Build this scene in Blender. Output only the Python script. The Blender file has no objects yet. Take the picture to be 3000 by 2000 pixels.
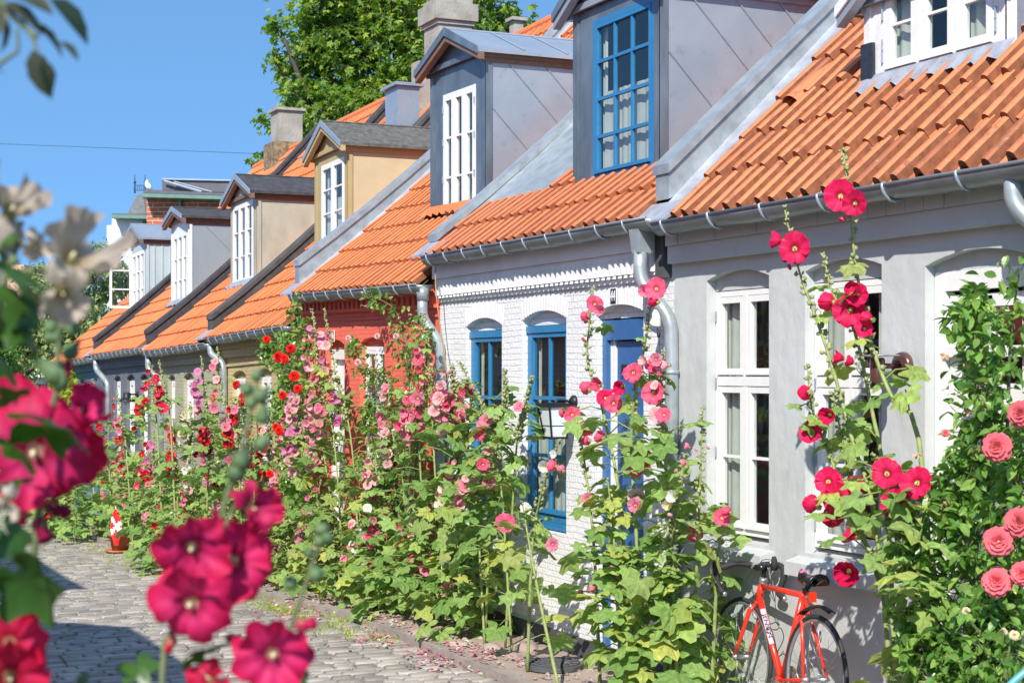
import bpy, math, random
from mathutils import Vector, Matrix, Euler

# ------------------------------------------------------------------ camera, sky, sun, exposure
SC = bpy.context.scene
COL = SC.collection
TH = math.radians(24.6); CT = math.cos(TH); ST = math.sin(TH); FP = 4800.0; EYE = 1.95; HZ = 1090.0
cd = bpy.data.cameras.new('camera'); cam = bpy.data.objects.new('camera', cd); COL.objects.link(cam)
cam.location = (0, 0, EYE); cam.rotation_euler = (math.radians(90), 0, math.radians(90) - TH)
cd.sensor_width = 36; cd.lens = 57.6; cd.shift_y = 0.03; cd.clip_start = 0.05; cd.clip_end = 2000
cd.dof.use_dof = True; cd.dof.focus_distance = 11.5; cd.dof.aperture_fstop = 7.5
SC.camera = cam
SE, SA = math.radians(39), math.radians(50)          # sun elevation, and angle off the facade's normal (from the near side)
SUNV = Vector((math.sin(SA) * math.cos(SE), -math.cos(SA) * math.cos(SE), math.sin(SE)))
w = bpy.data.worlds.new('World'); SC.world = w; w.use_nodes = True
nt = w.node_tree; nt.nodes.clear()
sky = nt.nodes.new('ShaderNodeTexSky'); sky.sky_type = 'NISHITA'; sky.sun_disc = False
sky.sun_elevation = SE; sky.sun_rotation = math.atan2(SUNV.x, SUNV.y)
sky.air_density = 1.0; sky.dust_density = 0.2; sky.ozone_density = 3.2
tc = nt.nodes.new('ShaderNodeTexCoord'); sm = nt.nodes.new('ShaderNodeMapping'); sm.inputs['Location'].default_value = (0, 0, 0.42); sm.inputs['Scale'].default_value = (1, 1, 0.9)
nt.links.new(tc.outputs['Generated'], sm.inputs[0]); nt.links.new(sm.outputs[0], sky.inputs[0])
bg = nt.nodes.new('ShaderNodeBackground'); bg.inputs[1].default_value = 0.15
ow = nt.nodes.new('ShaderNodeOutputWorld'); tn = nt.nodes.new('ShaderNodeMix'); tn.data_type = 'RGBA'; tn.blend_type = 'MULTIPLY'; tn.inputs[0].default_value = 1; tn.inputs[7].default_value = (0.76, 1.0, 1.02, 1)
nt.links.new(sky.outputs[0], tn.inputs[6]); nt.links.new(tn.outputs[2], bg.inputs[0]); nt.links.new(bg.outputs[0], ow.inputs[0])
sl = bpy.data.lights.new('sun', 'SUN'); sl.energy = 3.15; sl.angle = math.radians(0.5); sl.color = (1.0, 0.95, 0.86)
so = bpy.data.objects.new('sun', sl); COL.objects.link(so); so.rotation_euler = SUNV.to_track_quat('Z', 'Y').to_euler()
SC.view_settings.view_transform = 'Standard'; SC.view_settings.look = 'None'; SC.view_settings.gamma = 1
SC.view_settings.exposure = 1.03
SC.render.engine = 'CYCLES'
SC.cycles.max_bounces = 8; SC.cycles.transparent_max_bounces = 12

RND = random.Random(11)
def rr(a, b): return a + (b - a) * RND.random()

# ------------------------------------------------------------------ measuring helpers: a point of the photo on the plane y = D of the street
def P(x, y, D=5.0):
    k = (x - 1500) / FP; Y = D / (CT * k + ST); t = Y * (CT - ST * k)
    return Vector((-t, D, EYE + (HZ - y) / FP * Y))
def at(x, y, Yc):
    k = (x - 1500) / FP; X = k * Yc
    return Vector((-CT * Yc + ST * X, CT * X + ST * Yc, EYE + (HZ - y) / FP * Yc))
def gz(X):                                   # the street falls away towards the far end
    if X > -12: return 0.0
    if X > -18: return -0.3 * (-12 - X) / 6
    return max(-1.2, -0.3 - 0.019 * (-18 - X))

# ------------------------------------------------------------------ mesh collector
class MB:
    def __init__(s): s.v = []; s.f = []; s.m = []; s.a = []
    def add(s, vs, fs, m=0, att=None):
        o = len(s.v); s.v += [tuple(v) for v in vs]; s.f += [tuple(i + o for i in f) for f in fs]; s.m += [m] * len(fs)
        s.a += (att if att is not None else [0.0] * len(vs))
    def quad(s, a, b, c, d, m=0): s.add([a, b, c, d], [(0, 1, 2, 3)], m)
    def box(s, x0, y0, z0, x1, y1, z1, m=0):
        s.add([(x0, y0, z0), (x1, y0, z0), (x1, y1, z0), (x0, y1, z0), (x0, y0, z1), (x1, y0, z1), (x1, y1, z1), (x0, y1, z1)],
              [(0, 3, 2, 1), (4, 5, 6, 7), (0, 1, 5, 4), (1, 2, 6, 5), (2, 3, 7, 6), (3, 0, 4, 7)], m)
    def obox(s, c, ax, ay, az, m=0):         # oriented box from half-axis vectors
        c = Vector(c); ax = Vector(ax); ay = Vector(ay); az = Vector(az); vs = []
        for k in (-1, 1):
            for i, j in ((-1, -1), (1, -1), (1, 1), (-1, 1)): vs.append(c + ax * i + ay * j + az * k)
        s.add(vs, [(0, 3, 2, 1), (4, 5, 6, 7), (0, 1, 5, 4), (1, 2, 6, 5), (2, 3, 7, 6), (3, 0, 4, 7)], m)
    def prism(s, pts, d, m=0):               # closed polygon pts extruded by vector d
        n = len(pts); d = Vector(d); vs = [Vector(p) for p in pts] + [Vector(p) + d for p in pts]
        s.add(vs, [tuple(range(n))[::-1], tuple(range(n, 2 * n))] + [(i, (i + 1) % n, n + (i + 1) % n, n + i) for i in range(n)], m)
    def tube(s, path, r, n=8, m=0, cap=True):
        path = [Vector(p) for p in path]; k = len(path)
        rs = r if isinstance(r, (list, tuple)) else [r] * k
        vs = []; up = None
        for i, p in enumerate(path):
            t = (path[min(i + 1, k - 1)] - path[max(i - 1, 0)])
            if t.length < 1e-9: t = Vector((0, 0, 1))
            t.normalize()
            if up is None:
                up = Vector((0, 0, 1)) if abs(t.z) < .9 else Vector((1, 0, 0))
            a = t.cross(up)
            if a.length < 1e-6: a = t.cross(Vector((0, 1, 0)))
            a.normalize(); b = a.cross(t); up = b
            for j in range(n):
                q = 2 * math.pi * j / n; vs.append(p + (a * math.cos(q) + b * math.sin(q)) * rs[i])
        fs = [(i * n + j, i * n + (j + 1) % n, (i + 1) * n + (j + 1) % n, (i + 1) * n + j) for i in range(k - 1) for j in range(n)]
        if cap: fs += [tuple(range(n))[::-1], tuple(range((k - 1) * n, k * n))]
        s.add(vs, fs, m)
    def lathe(s, c, prof, n=16, m=0, axis=(0, 0, 1)):   # prof: (radius, height)
        ax = Vector(axis).normalized(); a = ax.orthogonal().normalized(); b = ax.cross(a); c = Vector(c); vs = []
        for r, h in prof:
            for j in range(n):
                q = 2 * math.pi * j / n; vs.append(c + ax * h + (a * math.cos(q) + b * math.sin(q)) * r)
        k = len(prof)
        fs = [(i * n + j, i * n + (j + 1) % n, (i + 1) * n + (j + 1) % n, (i + 1) * n + j) for i in range(k - 1) for j in range(n)]
        fs += [tuple(range(n))[::-1], tuple(range((k - 1) * n, k * n))]
        s.add(vs, fs, m)
    def blob(s, c, r, n=6, m=0, sq=(1, 1, 1)):
        c = Vector(c); vs = [c + Vector((0, 0, r * sq[2]))]; 
        for i in (1, 2, 3):
            q = math.pi * i / 4
            for j in range(n):
                a = 2 * math.pi * j / n; vs.append(c + Vector((r * sq[0] * math.sin(q) * math.cos(a), r * sq[1] * math.sin(q) * math.sin(a), r * sq[2] * math.cos(q))))
        vs.append(c - Vector((0, 0, r * sq[2])))
        fs = [(0, 1 + j, 1 + (j + 1) % n) for j in range(n)]
        for i in range(2): fs += [(1 + i * n + j, 1 + (i + 1) * n + j, 1 + (i + 1) * n + (j + 1) % n, 1 + i * n + (j + 1) % n) for j in range(n)]
        l = len(vs) - 1; fs += [(l, 1 + 2 * n + (j + 1) % n, 1 + 2 * n + j) for j in range(n)]
        s.add(vs, fs, m)
    def mesh(s, name, mats, off=(0, 0, 0), smooth=False, att=False, att2=None):
        me = bpy.data.meshes.new(name)
        ox, oy, oz = off
        me.from_pydata([(v[0] - ox, v[1] - oy, v[2] - oz) for v in s.v], [], s.f)
        for m in (mats if isinstance(mats, (list, tuple)) else [mats]): me.materials.append(m)
        me.polygons.foreach_set('material_index', s.m)
        if smooth: me.polygons.foreach_set('use_smooth', [True] * len(s.f))
        if att:
            at_ = me.attributes.new('rad', 'FLOAT', 'POINT'); at_.data.foreach_set('value', s.a)
        if att2: a2 = me.attributes.new('ang', 'FLOAT', 'POINT'); a2.data.foreach_set('value', att2)
        me.update(); return me
def origin(o):
    p = Vector((0, 0, 0))
    while o is not None: p += Vector(o.location); o = o.parent
    return p
def build(mb, name, mats, parent=None, smooth=False, att=False, base=None, local=False):
    off = (0, 0, 0) if local else (origin(parent) if parent else Vector(base or (0, 0, 0)))
    o = bpy.data.objects.new(name, mb.mesh(name, mats, off, smooth, att)); COL.objects.link(o)
    if parent: o.parent = parent
    elif base is not None: o.location = base
    return o
def tag(o, label=None, cat=None, group=None, kind=None):
    if label: o['label'] = label
    if cat: o['category'] = cat
    if group: o['group'] = group
    if kind: o['kind'] = kind
    return o
def thing(name, loc, label, cat, group=None):
    o = bpy.data.objects.new(name, None); COL.objects.link(o); o.location = loc; o.empty_display_size = .1
    return tag(o, label, cat, group)
def part(name, me, parent, loc=(0, 0, 0), rot=None, scale=None):   # an object sharing mesh data, local to its parent
    o = bpy.data.objects.new(name, me); COL.objects.link(o); o.parent = parent; o.location = loc
    if rot is not None: o.rotation_euler = rot
    if scale is not None: o.scale = scale if isinstance(scale, (tuple, list)) else (scale,) * 3
    return o

# ------------------------------------------------------------------ materials
def newmat(name):
    m = bpy.data.materials.new(name); m.use_nodes = True; t = m.node_tree
    return m, t, t.nodes['Principled BSDF'], t.nodes['Material Output']
def N(t, kind, **kw):
    n = t.nodes.new(kind)
    for k, v in kw.items():
        if k in n.inputs: n.inputs[k].default_value = v
        else: setattr(n, k, v)
    return n
def c4(c): return (c[0], c[1], c[2], 1)
def pm(name, col, rough=.6, metal=0.0, var=.12, scale=4.0, bump=.0, bscale=60.0, col2=None, stain=0.0, spec=None, island=0.0, stretch=None, coat=0, splash=0.0):
    m, t, b, o = newmat(name); L = t.links
    b.inputs['Roughness'].default_value = rough; b.inputs['Metallic'].default_value = metal
    if coat: b.inputs['Coat Weight'].default_value = coat
    if spec is not None: b.inputs['Specular IOR Level'].default_value = spec
    g = N(t, 'ShaderNodeNewGeometry'); mp = N(t, 'ShaderNodeMapping'); L.new(g.outputs['Position'], mp.inputs[0])
    if stretch: mp.inputs['Scale'].default_value = stretch
    nz = N(t, 'ShaderNodeTexNoise', Scale=scale, Detail=6.0, Roughness=.6); L.new(mp.outputs[0], nz.inputs[0])
    mx = N(t, 'ShaderNodeMix', data_type='RGBA'); rp = N(t, 'ShaderNodeValToRGB'); L.new(nz.outputs[0], rp.inputs[0])
    rp.color_ramp.elements[0].position = .35; rp.color_ramp.elements[1].position = .68
    c2 = col2 or tuple(max(0, c * (1 - var * 2.2)) for c in col)
    mx.inputs[6].default_value = c4(col); mx.inputs[7].default_value = c4(c2)
    L.new(rp.outputs[0], mx.inputs[0]); out = mx.outputs[2]
    if stain:
        n2 = N(t, 'ShaderNodeTexNoise', Scale=scale * 4.3, Detail=8.0, Roughness=.75); L.new(mp.outputs[0], n2.inputs[0])
        r2 = N(t, 'ShaderNodeValToRGB'); r2.color_ramp.elements[0].position = .56; r2.color_ramp.elements[1].position = .7
        L.new(n2.outputs[0], r2.inputs[0]); m2 = N(t, 'ShaderNodeMix', data_type='RGBA', blend_type='MULTIPLY')
        m2.inputs[7].default_value = (1 - stain, 1 - stain, 1 - stain * 1.05, 1); L.new(r2.outputs[0], m2.inputs[0]); L.new(out, m2.inputs[6]); out = m2.outputs[2]
    if splash:                                    # mud splashed up the foot of the wall and runs of dirt down it
        sz = N(t, 'ShaderNodeSeparateXYZ'); L.new(g.outputs['Position'], sz.inputs[0]); zr_ = N(t, 'ShaderNodeMapRange'); zr_.inputs['From Min'].default_value = .75; zr_.inputs['From Max'].default_value = .05; L.new(sz.outputs[2], zr_.inputs[0])
        n4 = N(t, 'ShaderNodeTexNoise', Scale=9.0, Detail=7.0, Roughness=.7); L.new(g.outputs['Position'], n4.inputs[0]); ml = N(t, 'ShaderNodeMath', operation='MULTIPLY'); L.new(zr_.outputs[0], ml.inputs[0]); L.new(n4.outputs[0], ml.inputs[1])
        mp2 = N(t, 'ShaderNodeMapping'); mp2.inputs['Scale'].default_value = (14, 14, .7); L.new(g.outputs['Position'], mp2.inputs[0]); n5 = N(t, 'ShaderNodeTexNoise', Scale=1.0, Detail=4.0); L.new(mp2.outputs[0], n5.inputs[0])
        r5 = N(t, 'ShaderNodeMapRange'); r5.inputs['From Min'].default_value = .56; r5.inputs['From Max'].default_value = .78; r5.inputs['To Max'].default_value = .10; L.new(n5.outputs[0], r5.inputs[0])
        a5 = N(t, 'ShaderNodeMath', operation='MAXIMUM'); L.new(ml.outputs[0], a5.inputs[0]); L.new(r5.outputs[0], a5.inputs[1]); s5 = N(t, 'ShaderNodeMath', operation='MULTIPLY'); s5.inputs[1].default_value = splash; L.new(a5.outputs[0], s5.inputs[0])
        m5 = N(t, 'ShaderNodeMix', data_type='RGBA'); m5.inputs[7].default_value = (.25, .22, .18, 1); L.new(s5.outputs[0], m5.inputs[0]); L.new(out, m5.inputs[6]); out = m5.outputs[2]
    if island:
        hs = N(t, 'ShaderNodeHueSaturation'); mr = N(t, 'ShaderNodeMapRange')
        mr.inputs['To Min'].default_value = 1 - island; mr.inputs['To Max'].default_value = 1 + island
        L.new(g.outputs['Random Per Island'], mr.inputs[0]); L.new(mr.outputs[0], hs.inputs['Value']); L.new(out, hs.inputs['Color']); out = hs.outputs[0]
    L.new(out, b.inputs['Base Color'])
    if bump:
        n3 = N(t, 'ShaderNodeTexNoise', Scale=bscale, Detail=5.0); L.new(mp.outputs[0], n3.inputs[0])
        bp = N(t, 'ShaderNodeBump', Strength=bump, Distance=.01); L.new(n3.outputs[0], bp.inputs['Height']); L.new(bp.outputs[0], b.inputs['Normal'])
    return m
def brickmat(name, col, bump=.6, dirt=.06, mort=None, bw=.135, bh=.042, ms=.0035, c2=.9):
    m, t, b, o = newmat(name); L = t.links; b.inputs['Roughness'].default_value = .75
    g = N(t, 'ShaderNodeNewGeometry'); sp = N(t, 'ShaderNodeSeparateXYZ'); cb = N(t, 'ShaderNodeCombineXYZ')
    L.new(g.outputs['Position'], sp.inputs[0])
    ad = N(t, 'ShaderNodeMath', operation='ADD'); L.new(sp.outputs[0], ad.inputs[0]); L.new(sp.outputs[1], ad.inputs[1])
    L.new(ad.outputs[0], cb.inputs[0])
    nw = N(t, 'ShaderNodeTexNoise', Scale=2.2, Detail=2.0); L.new(g.outputs['Position'], nw.inputs[0])
    wz = N(t, 'ShaderNodeMath', operation='MULTIPLY_ADD'); wz.inputs[1].default_value = .035; L.new(nw.outputs[0], wz.inputs[0]); L.new(sp.outputs[2], wz.inputs[2])
    L.new(wz.outputs[0], cb.inputs[1])
    br = N(t, 'ShaderNodeTexBrick', Scale=1.0); br.inputs['Mortar Size'].default_value = ms; br.inputs['Mortar Smooth'].default_value = .5
    br.inputs['Brick Width'].default_value = bw; br.inputs['Row Height'].default_value = bh; br.inputs['Bias'].default_value = -.2
    mc = mort or tuple(c * .84 for c in col)
    br.inputs['Color1'].default_value = c4(col); br.inputs['Color2'].default_value = c4(tuple(c * c2 for c in col)); br.inputs['Mortar'].default_value = c4(mc)
    L.new(cb.outputs[0], br.inputs[0])
    nz = N(t, 'ShaderNodeTexNoise', Scale=1.7, Detail=8.0, Roughness=.7); L.new(g.outputs['Position'], nz.inputs[0])
    rp = N(t, 'ShaderNodeValToRGB'); rp.color_ramp.elements[0].position = .45; rp.color_ramp.elements[1].position = .75
    rp.color_ramp.elements[0].color = (1, 1, 1, 1); rp.color_ramp.elements[1].color = (1 - dirt * 3, 1 - dirt * 3, 1 - dirt * 3.2, 1); L.new(nz.outputs[0], rp.inputs[0])
    mx = N(t, 'ShaderNodeMix', data_type='RGBA', blend_type='MULTIPLY'); mx.inputs[0].default_value = 1
    L.new(br.outputs[0], mx.inputs[6]); L.new(rp.outputs[0], mx.inputs[7]); L.new(mx.outputs[2], b.inputs['Base Color'])
    n2 = N(t, 'ShaderNodeTexNoise', Scale=38.0, Detail=4.0); L.new(g.outputs['Position'], n2.inputs[0])
    iv = N(t, 'ShaderNodeMath', operation='MULTIPLY_ADD'); iv.inputs[1].default_value = -1.0; L.new(br.outputs['Fac'], iv.inputs[0]); 
    sc = N(t, 'ShaderNodeMath', operation='MULTIPLY'); sc.inputs[1].default_value = .9; L.new(n2.outputs[0], sc.inputs[0]); L.new(sc.outputs[0], iv.inputs[2])
    bp = N(t, 'ShaderNodeBump', Strength=bump, Distance=.012); L.new(iv.outputs[0], bp.inputs['Height']); L.new(bp.outputs[0], b.inputs['Normal'])
    return m
def tilemat(name, col, old=0.0):
    m, t, b, o = newmat(name); L = t.links; b.inputs['Roughness'].default_value = .55
    g = N(t, 'ShaderNodeNewGeometry')
    rp = N(t, 'ShaderNodeValToRGB'); e = rp.color_ramp.elements; e[0].position = 0; e[1].position = 1
    e[0].color = c4(tuple(c * (.8 - .25 * old) for c in col)); e[1].color = c4(tuple(min(1, c * 1.1) for c in col))
    x = e.new(.2); x.color = c4(tuple(c * .95 for c in col)); L.new(g.outputs['Random Per Island'], rp.inputs[0]); out = rp.outputs[0]
    for (s, lo, hi, cc, f) in ((9.0, .52, .72, (.16, .07, .04), .25 + .75 * old), (26.0, .62, .68, (.4, .36, .3), .7 * old), (5.5, .70, .735, (.72, .42, .01), .9 * old)):
        if f < .1: continue
        nz = N(t, 'ShaderNodeTexNoise', Scale=s, Detail=7.0, Roughness=.7); L.new(g.outputs['Position'], nz.inputs[0])
        r2 = N(t, 'ShaderNodeValToRGB'); r2.color_ramp.elements[0].position = lo; r2.color_ramp.elements[1].position = hi
        r2.color_ramp.elements[1].color = (f, f, f, 1); L.new(nz.outputs[0], r2.inputs[0])
        mx = N(t, 'ShaderNodeMix', data_type='RGBA'); mx.inputs[7].default_value = c4(cc); L.new(r2.outputs[0], mx.inputs[0]); L.new(out, mx.inputs[6]); out = mx.outputs[2]
    L.new(out, b.inputs['Base Color'])
    n3 = N(t, 'ShaderNodeTexNoise', Scale=90.0, Detail=4.0); L.new(g.outputs['Position'], n3.inputs[0])
    bp = N(t, 'ShaderNodeBump', Strength=.25, Distance=.004); L.new(n3.outputs[0], bp.inputs['Height']); L.new(bp.outputs[0], b.inputs['Normal'])
    return m
def leafmat(name, cols, rough=.45, trans=.35, spec=.5):
    m, t, b, o = newmat(name); L = t.links; b.inputs['Roughness'].default_value = rough; b.inputs['Specular IOR Level'].default_value = spec
    g = N(t, 'ShaderNodeNewGeometry'); rp = N(t, 'ShaderNodeValToRGB'); e = rp.color_ramp.elements
    n = len(cols); e[0].position = 0; e[0].color = c4(cols[0]); e[1].position = 1; e[1].color = c4(cols[-1])
    for i in range(1, n - 1): x = e.new(i / (n - 1)); x.color = c4(cols[i])
    L.new(g.outputs['Random Per Island'], rp.inputs[0]); out = rp.outputs[0]
    nz = N(t, 'ShaderNodeTexNoise', Scale=35.0, Detail=3.0); L.new(g.outputs['Position'], nz.inputs[0])
    hs = N(t, 'ShaderNodeHueSaturation'); mr = N(t, 'ShaderNodeMapRange'); mr.inputs['From Min'].default_value = .3; mr.inputs['From Max'].default_value = .7
    mr.inputs['To Min'].default_value = .78; mr.inputs['To Max'].default_value = 1.2; L.new(nz.outputs[0], mr.inputs[0]); L.new(mr.outputs[0], hs.inputs['Value']); L.new(out, hs.inputs['Color'])
    L.new(hs.outputs[0], b.inputs['Base Color'])
    tr = N(t, 'ShaderNodeBsdfTranslucent'); h2 = N(t, 'ShaderNodeHueSaturation', Saturation=1.15, Value=1.5); L.new(hs.outputs[0], h2.inputs['Color']); L.new(h2.outputs[0], tr.inputs[0])
    ms = N(t, 'ShaderNodeMixShader'); ms.inputs[0].default_value = trans; L.new(b.outputs[0], ms.inputs[1]); L.new(tr.outputs[0], ms.inputs[2]); L.new(ms.outputs[0], o.inputs[0])
    return m
def petalmat(name, stops, trans=.4):
    m, t, b, o = newmat(name); L = t.links; b.inputs['Roughness'].default_value = .55; b.inputs['Specular IOR Level'].default_value = .25
    a = N(t, 'ShaderNodeAttribute'); a.attribute_name = 'rad'
    rp = N(t, 'ShaderNodeValToRGB'); e = rp.color_ramp.elements; e[0].position = stops[0][0]; e[0].color = c4(stops[0][1]); e[1].position = stops[-1][0]; e[1].color = c4(stops[-1][1])
    for p, c in stops[1:-1]: x = e.new(p); x.color = c4(c)
    L.new(a.outputs['Fac'], rp.inputs[0])
    an = N(t, 'ShaderNodeAttribute'); an.attribute_name = 'ang'; cv = N(t, 'ShaderNodeCombineXYZ'); L.new(an.outputs['Fac'], cv.inputs[0]); L.new(a.outputs['Fac'], cv.inputs[1])
    vm = N(t, 'ShaderNodeVectorMath', operation='MULTIPLY'); vm.inputs[1].default_value = (26, 2.2, 1); L.new(cv.outputs[0], vm.inputs[0]); vn = N(t, 'ShaderNodeTexNoise', Scale=1.0, Detail=3.0); L.new(vm.outputs[0], vn.inputs[0])
    v2 = N(t, 'ShaderNodeMapRange'); v2.inputs['From Min'].default_value = .35; v2.inputs['From Max'].default_value = .65; v2.inputs['To Min'].default_value = .78; v2.inputs['To Max'].default_value = 1.12; L.new(vn.outputs[0], v2.inputs[0])
    hv = N(t, 'ShaderNodeHueSaturation'); L.new(v2.outputs[0], hv.inputs['Value']); L.new(rp.outputs[0], hv.inputs['Color']); rp = hv
    oi = N(t, 'ShaderNodeObjectInfo'); hs = N(t, 'ShaderNodeHueSaturation'); mr = N(t, 'ShaderNodeMapRange'); mr.inputs['To Min'].default_value = .9; mr.inputs['To Max'].default_value = 1.2
    L.new(oi.outputs['Random'], mr.inputs[0]); L.new(mr.outputs[0], hs.inputs['Value']); L.new(rp.outputs[0], hs.inputs['Color'])
    L.new(hs.outputs[0], b.inputs['Base Color'])
    tr = N(t, 'ShaderNodeBsdfTranslucent'); L.new(hs.outputs[0], tr.inputs[0])
    ms = N(t, 'ShaderNodeMixShader'); ms.inputs[0].default_value = trans; L.new(b.outputs[0], ms.inputs[1]); L.new(tr.outputs[0], ms.inputs[2]); L.new(ms.outputs[0], o.inputs[0])
    return m
def glassmat(name, tint=(.85, .9, .88)):
    m, t, b, o = newmat(name); L = t.links; t.nodes.remove(b)
    g0 = N(t, 'ShaderNodeNewGeometry'); dt = N(t, 'ShaderNodeVectorMath', operation='DOT_PRODUCT'); L.new(g0.outputs['Incoming'], dt.inputs[0]); L.new(g0.outputs['Normal'], dt.inputs[1])
    ab = N(t, 'ShaderNodeMath', operation='ABSOLUTE'); L.new(dt.outputs['Value'], ab.inputs[0]); om = N(t, 'ShaderNodeMath', operation='SUBTRACT'); om.inputs[0].default_value = 1; L.new(ab.outputs[0], om.inputs[1])
    f = N(t, 'ShaderNodeMath', operation='POWER'); L.new(om.outputs[0], f.inputs[0]); f.inputs[1].default_value = 4.2
    gl = N(t, 'ShaderNodeBsdfGlossy', Roughness=.015); tr = N(t, 'ShaderNodeBsdfTransparent'); tr.inputs[0].default_value = c4(tint)
    gg = N(t, 'ShaderNodeNewGeometry'); nz = N(t, 'ShaderNodeTexNoise', Scale=2.5); L.new(gg.outputs['Position'], nz.inputs[0])
    bp = N(t, 'ShaderNodeBump', Strength=.12, Distance=.02); L.new(nz.outputs[0], bp.inputs['Height']); L.new(bp.outputs[0], gl.inputs['Normal'])
    ad = N(t, 'ShaderNodeMath', operation='MULTIPLY_ADD'); ad.inputs[1].default_value = .9; ad.inputs[2].default_value = .09; ad.use_clamp = True; L.new(f.outputs[0], ad.inputs[0])
    ms = N(t, 'ShaderNodeMixShader'); L.new(ad.outputs[0], ms.inputs[0]); L.new(tr.outputs[0], ms.inputs[1]); L.new(gl.outputs[0], ms.inputs[2]); L.new(ms.outputs[0], o.inputs[0])
    return m

M = {}
M['white_brick'] = brickmat('painted_white_brick', (.80, .79, .80), .75, .05, (.745, .735, .745), c2=.955)
M['white_paint'] = pm('white_wall_paint', (.80, .79, .80), .7, var=.05, bump=.3, bscale=25)
M['grey_render'] = pm('grey_limewash', (.53, .55, .55), .85, var=.07, scale=1.6, bump=.9, bscale=9, stain=.10, splash=.6, stretch=(1, 1, .75), col2=(.46, .475, .47))
M['red_brick'] = brickmat('painted_red_brick', (.86, .165, .105), .6)
M['red_trim'] = pm('red_wall_paint', (.78, .14, .095), .7, var=.06, bump=.3, bscale=30)
M['yellow_brick'] = brickmat('painted_yellow_brick', (.56, .44, .22), .7, .08)
M['beige_brick'] = brickmat('painted_beige_brick', (.42, .40, .30), .6, .08)
M['dark_brick'] = brickmat('painted_slate_brick', (.15, .16, .20), .7, .08)
M['blue_brick'] = brickmat('painted_blue_brick', (.10, .19, .28), .7, .08)
M['tile_old'] = tilemat('old_clay_tile', (.62, .19, .07), 1.0)
M['tile_new'] = tilemat('clay_tile', (.62, .165, .062), .15)
M['tile_far'] = tilemat('bright_clay_tile', (.72, .185, .052), .08)
M['zinc'] = pm('weathered_zinc', (.31, .37, .44), .40, .35, var=.10, scale=2.2, col2=(.39, .42, .48), stain=.22, bump=.9, bscale=2.6)
M['zinc_dark'] = pm('dark_zinc', (.20, .25, .30), .42, .4, var=.2, scale=5.0, stain=.2, bump=.3, bscale=6, stretch=(1, 1, .4))
M['gutter'] = pm('gutter_zinc', (.27, .29, .31), .42, .5, var=.12, scale=5, stain=.1)
M['pipe'] = pm('pipe_zinc', (.42, .47, .50), .4, .35, var=.15, scale=8, stain=.15)
M['lead'] = pm('lead_flashing', (.46, .48, .54), .5, .25, var=.15, scale=8, bump=.8, bscale=16, stain=.1)
M['felt'] = pm('black_roof_felt', (.035, .035, .04), .85, var=.2, scale=10, bump=.5, bscale=120, col2=(.07, .07, .075))
M['felt_worn'] = pm('worn_roof_felt', (.07, .07, .065), .9, var=.2, scale=14, bump=.6, bscale=90, col2=(.16, .155, .14))
M['white_wood'] = pm('white_window_paint', (.80, .80, .78), .45, var=.03, scale=20)
M['blue_wood'] = pm('blue_window_paint', (.03, .20, .42), .4, var=.06, scale=15)
M['blue_dark'] = pm('dark_blue_door_paint', (.035, .13, .34), .4, var=.08, scale=12)
M['ochre'] = pm('ochre_board_paint', (.56, .47, .29), .6, var=.06, scale=3, stain=.06)
M['ochre_front'] = pm('ochre_front_paint', (.46, .36, .17), .6, var=.06, scale=3, stain=.08)
M['beige_board'] = pm('beige_board_paint', (.45, .43, .34), .6, var=.12, scale=4, stain=.16, stretch=(1, 1, .4))
M['grey_board'] = pm('grey_board_paint', (.26, .31, .35), .6, var=.05, scale=3)
M['pale_board'] = pm('pale_grey_board_paint', (.45, .52, .54), .6, var=.05, scale=3)
M['brown_trim'] = pm('brown_trim_paint', (.22, .13, .09), .6, var=.12, scale=12)
M['glass'] = glassmat('window_glass')
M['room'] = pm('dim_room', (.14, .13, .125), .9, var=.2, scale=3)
M['curtain'] = pm('curtain_cloth', (.54, .54, .51), .9, var=.06, scale=10)
M['curtain_red'] = pm('red_curtain_cloth', (.55, .25, .22), .9, var=.06, scale=10)
M['plinth'] = pm('dark_plinth', (.09, .09, .10), .8, var=.15, scale=8, bump=.5, bscale=40)
M['black_metal'] = pm('black_lamp_metal', (.025, .025, .03), .45, .3, var=.1)
M['brown_metal'] = pm('brown_lamp_metal', (.17, .085, .075), .25, .5, var=.1, coat=.4)
M['milk'] = pm('milky_lamp_glass', (.72, .77, .80), .2, var=.02)
M['chimney'] = pm('rendered_chimney', (.40, .36, .31), .9, var=.14, scale=4, bump=.6, bscale=22, stain=.22, col2=(.27, .24, .20))
M['moss'] = pm('mossy_brick', (.34, .26, .15), .95, var=.2, scale=9, bump=1, bscale=30, col2=(.10, .06, .03), stain=.3)
M['stone'] = pm('field_stone', (.38, .30, .26), .85, var=.15, scale=12, bump=.5, bscale=40, island=.3)
M['soil'] = pm('dry_soil', (.33, .25, .20), .95, var=.2, scale=5, bump=1, bscale=60, col2=(.42, .34, .28), stain=.2)
M['kerb'] = pm('kerb_stone', (.38, .32, .28), .85, var=.12, scale=6, bump=.5, bscale=40, island=.15, stain=.15)
M['sett'] = pm('granite_sett', (.385, .34, .29), .7, var=.14, scale=3, bump=.6, bscale=60, island=.3, stain=.2)
M['joint'] = pm('sandy_joint', (.12, .11, .075), .95, var=.2, scale=1.4, col2=(.10, .14, .035), bump=1, bscale=50)
M['bark'] = pm('bark', (.10, .08, .06), .9, var=.2, scale=14, bump=.8, bscale=40)
M['stem'] = leafmat('flower_stem_green', [(.22, .30, .08), (.30, .36, .12), (.24, .34, .12)], .6, .1)
M['stem_dark'] = leafmat('dark_stem', [(.10, .13, .06), (.16, .18, .08)], .6, .05)
M['bud'] = leafmat('bud_green', [(.32, .38, .14), (.44, .46, .20), (.36, .42, .20), (.46, .42, .22)], .6, .25)
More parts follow.
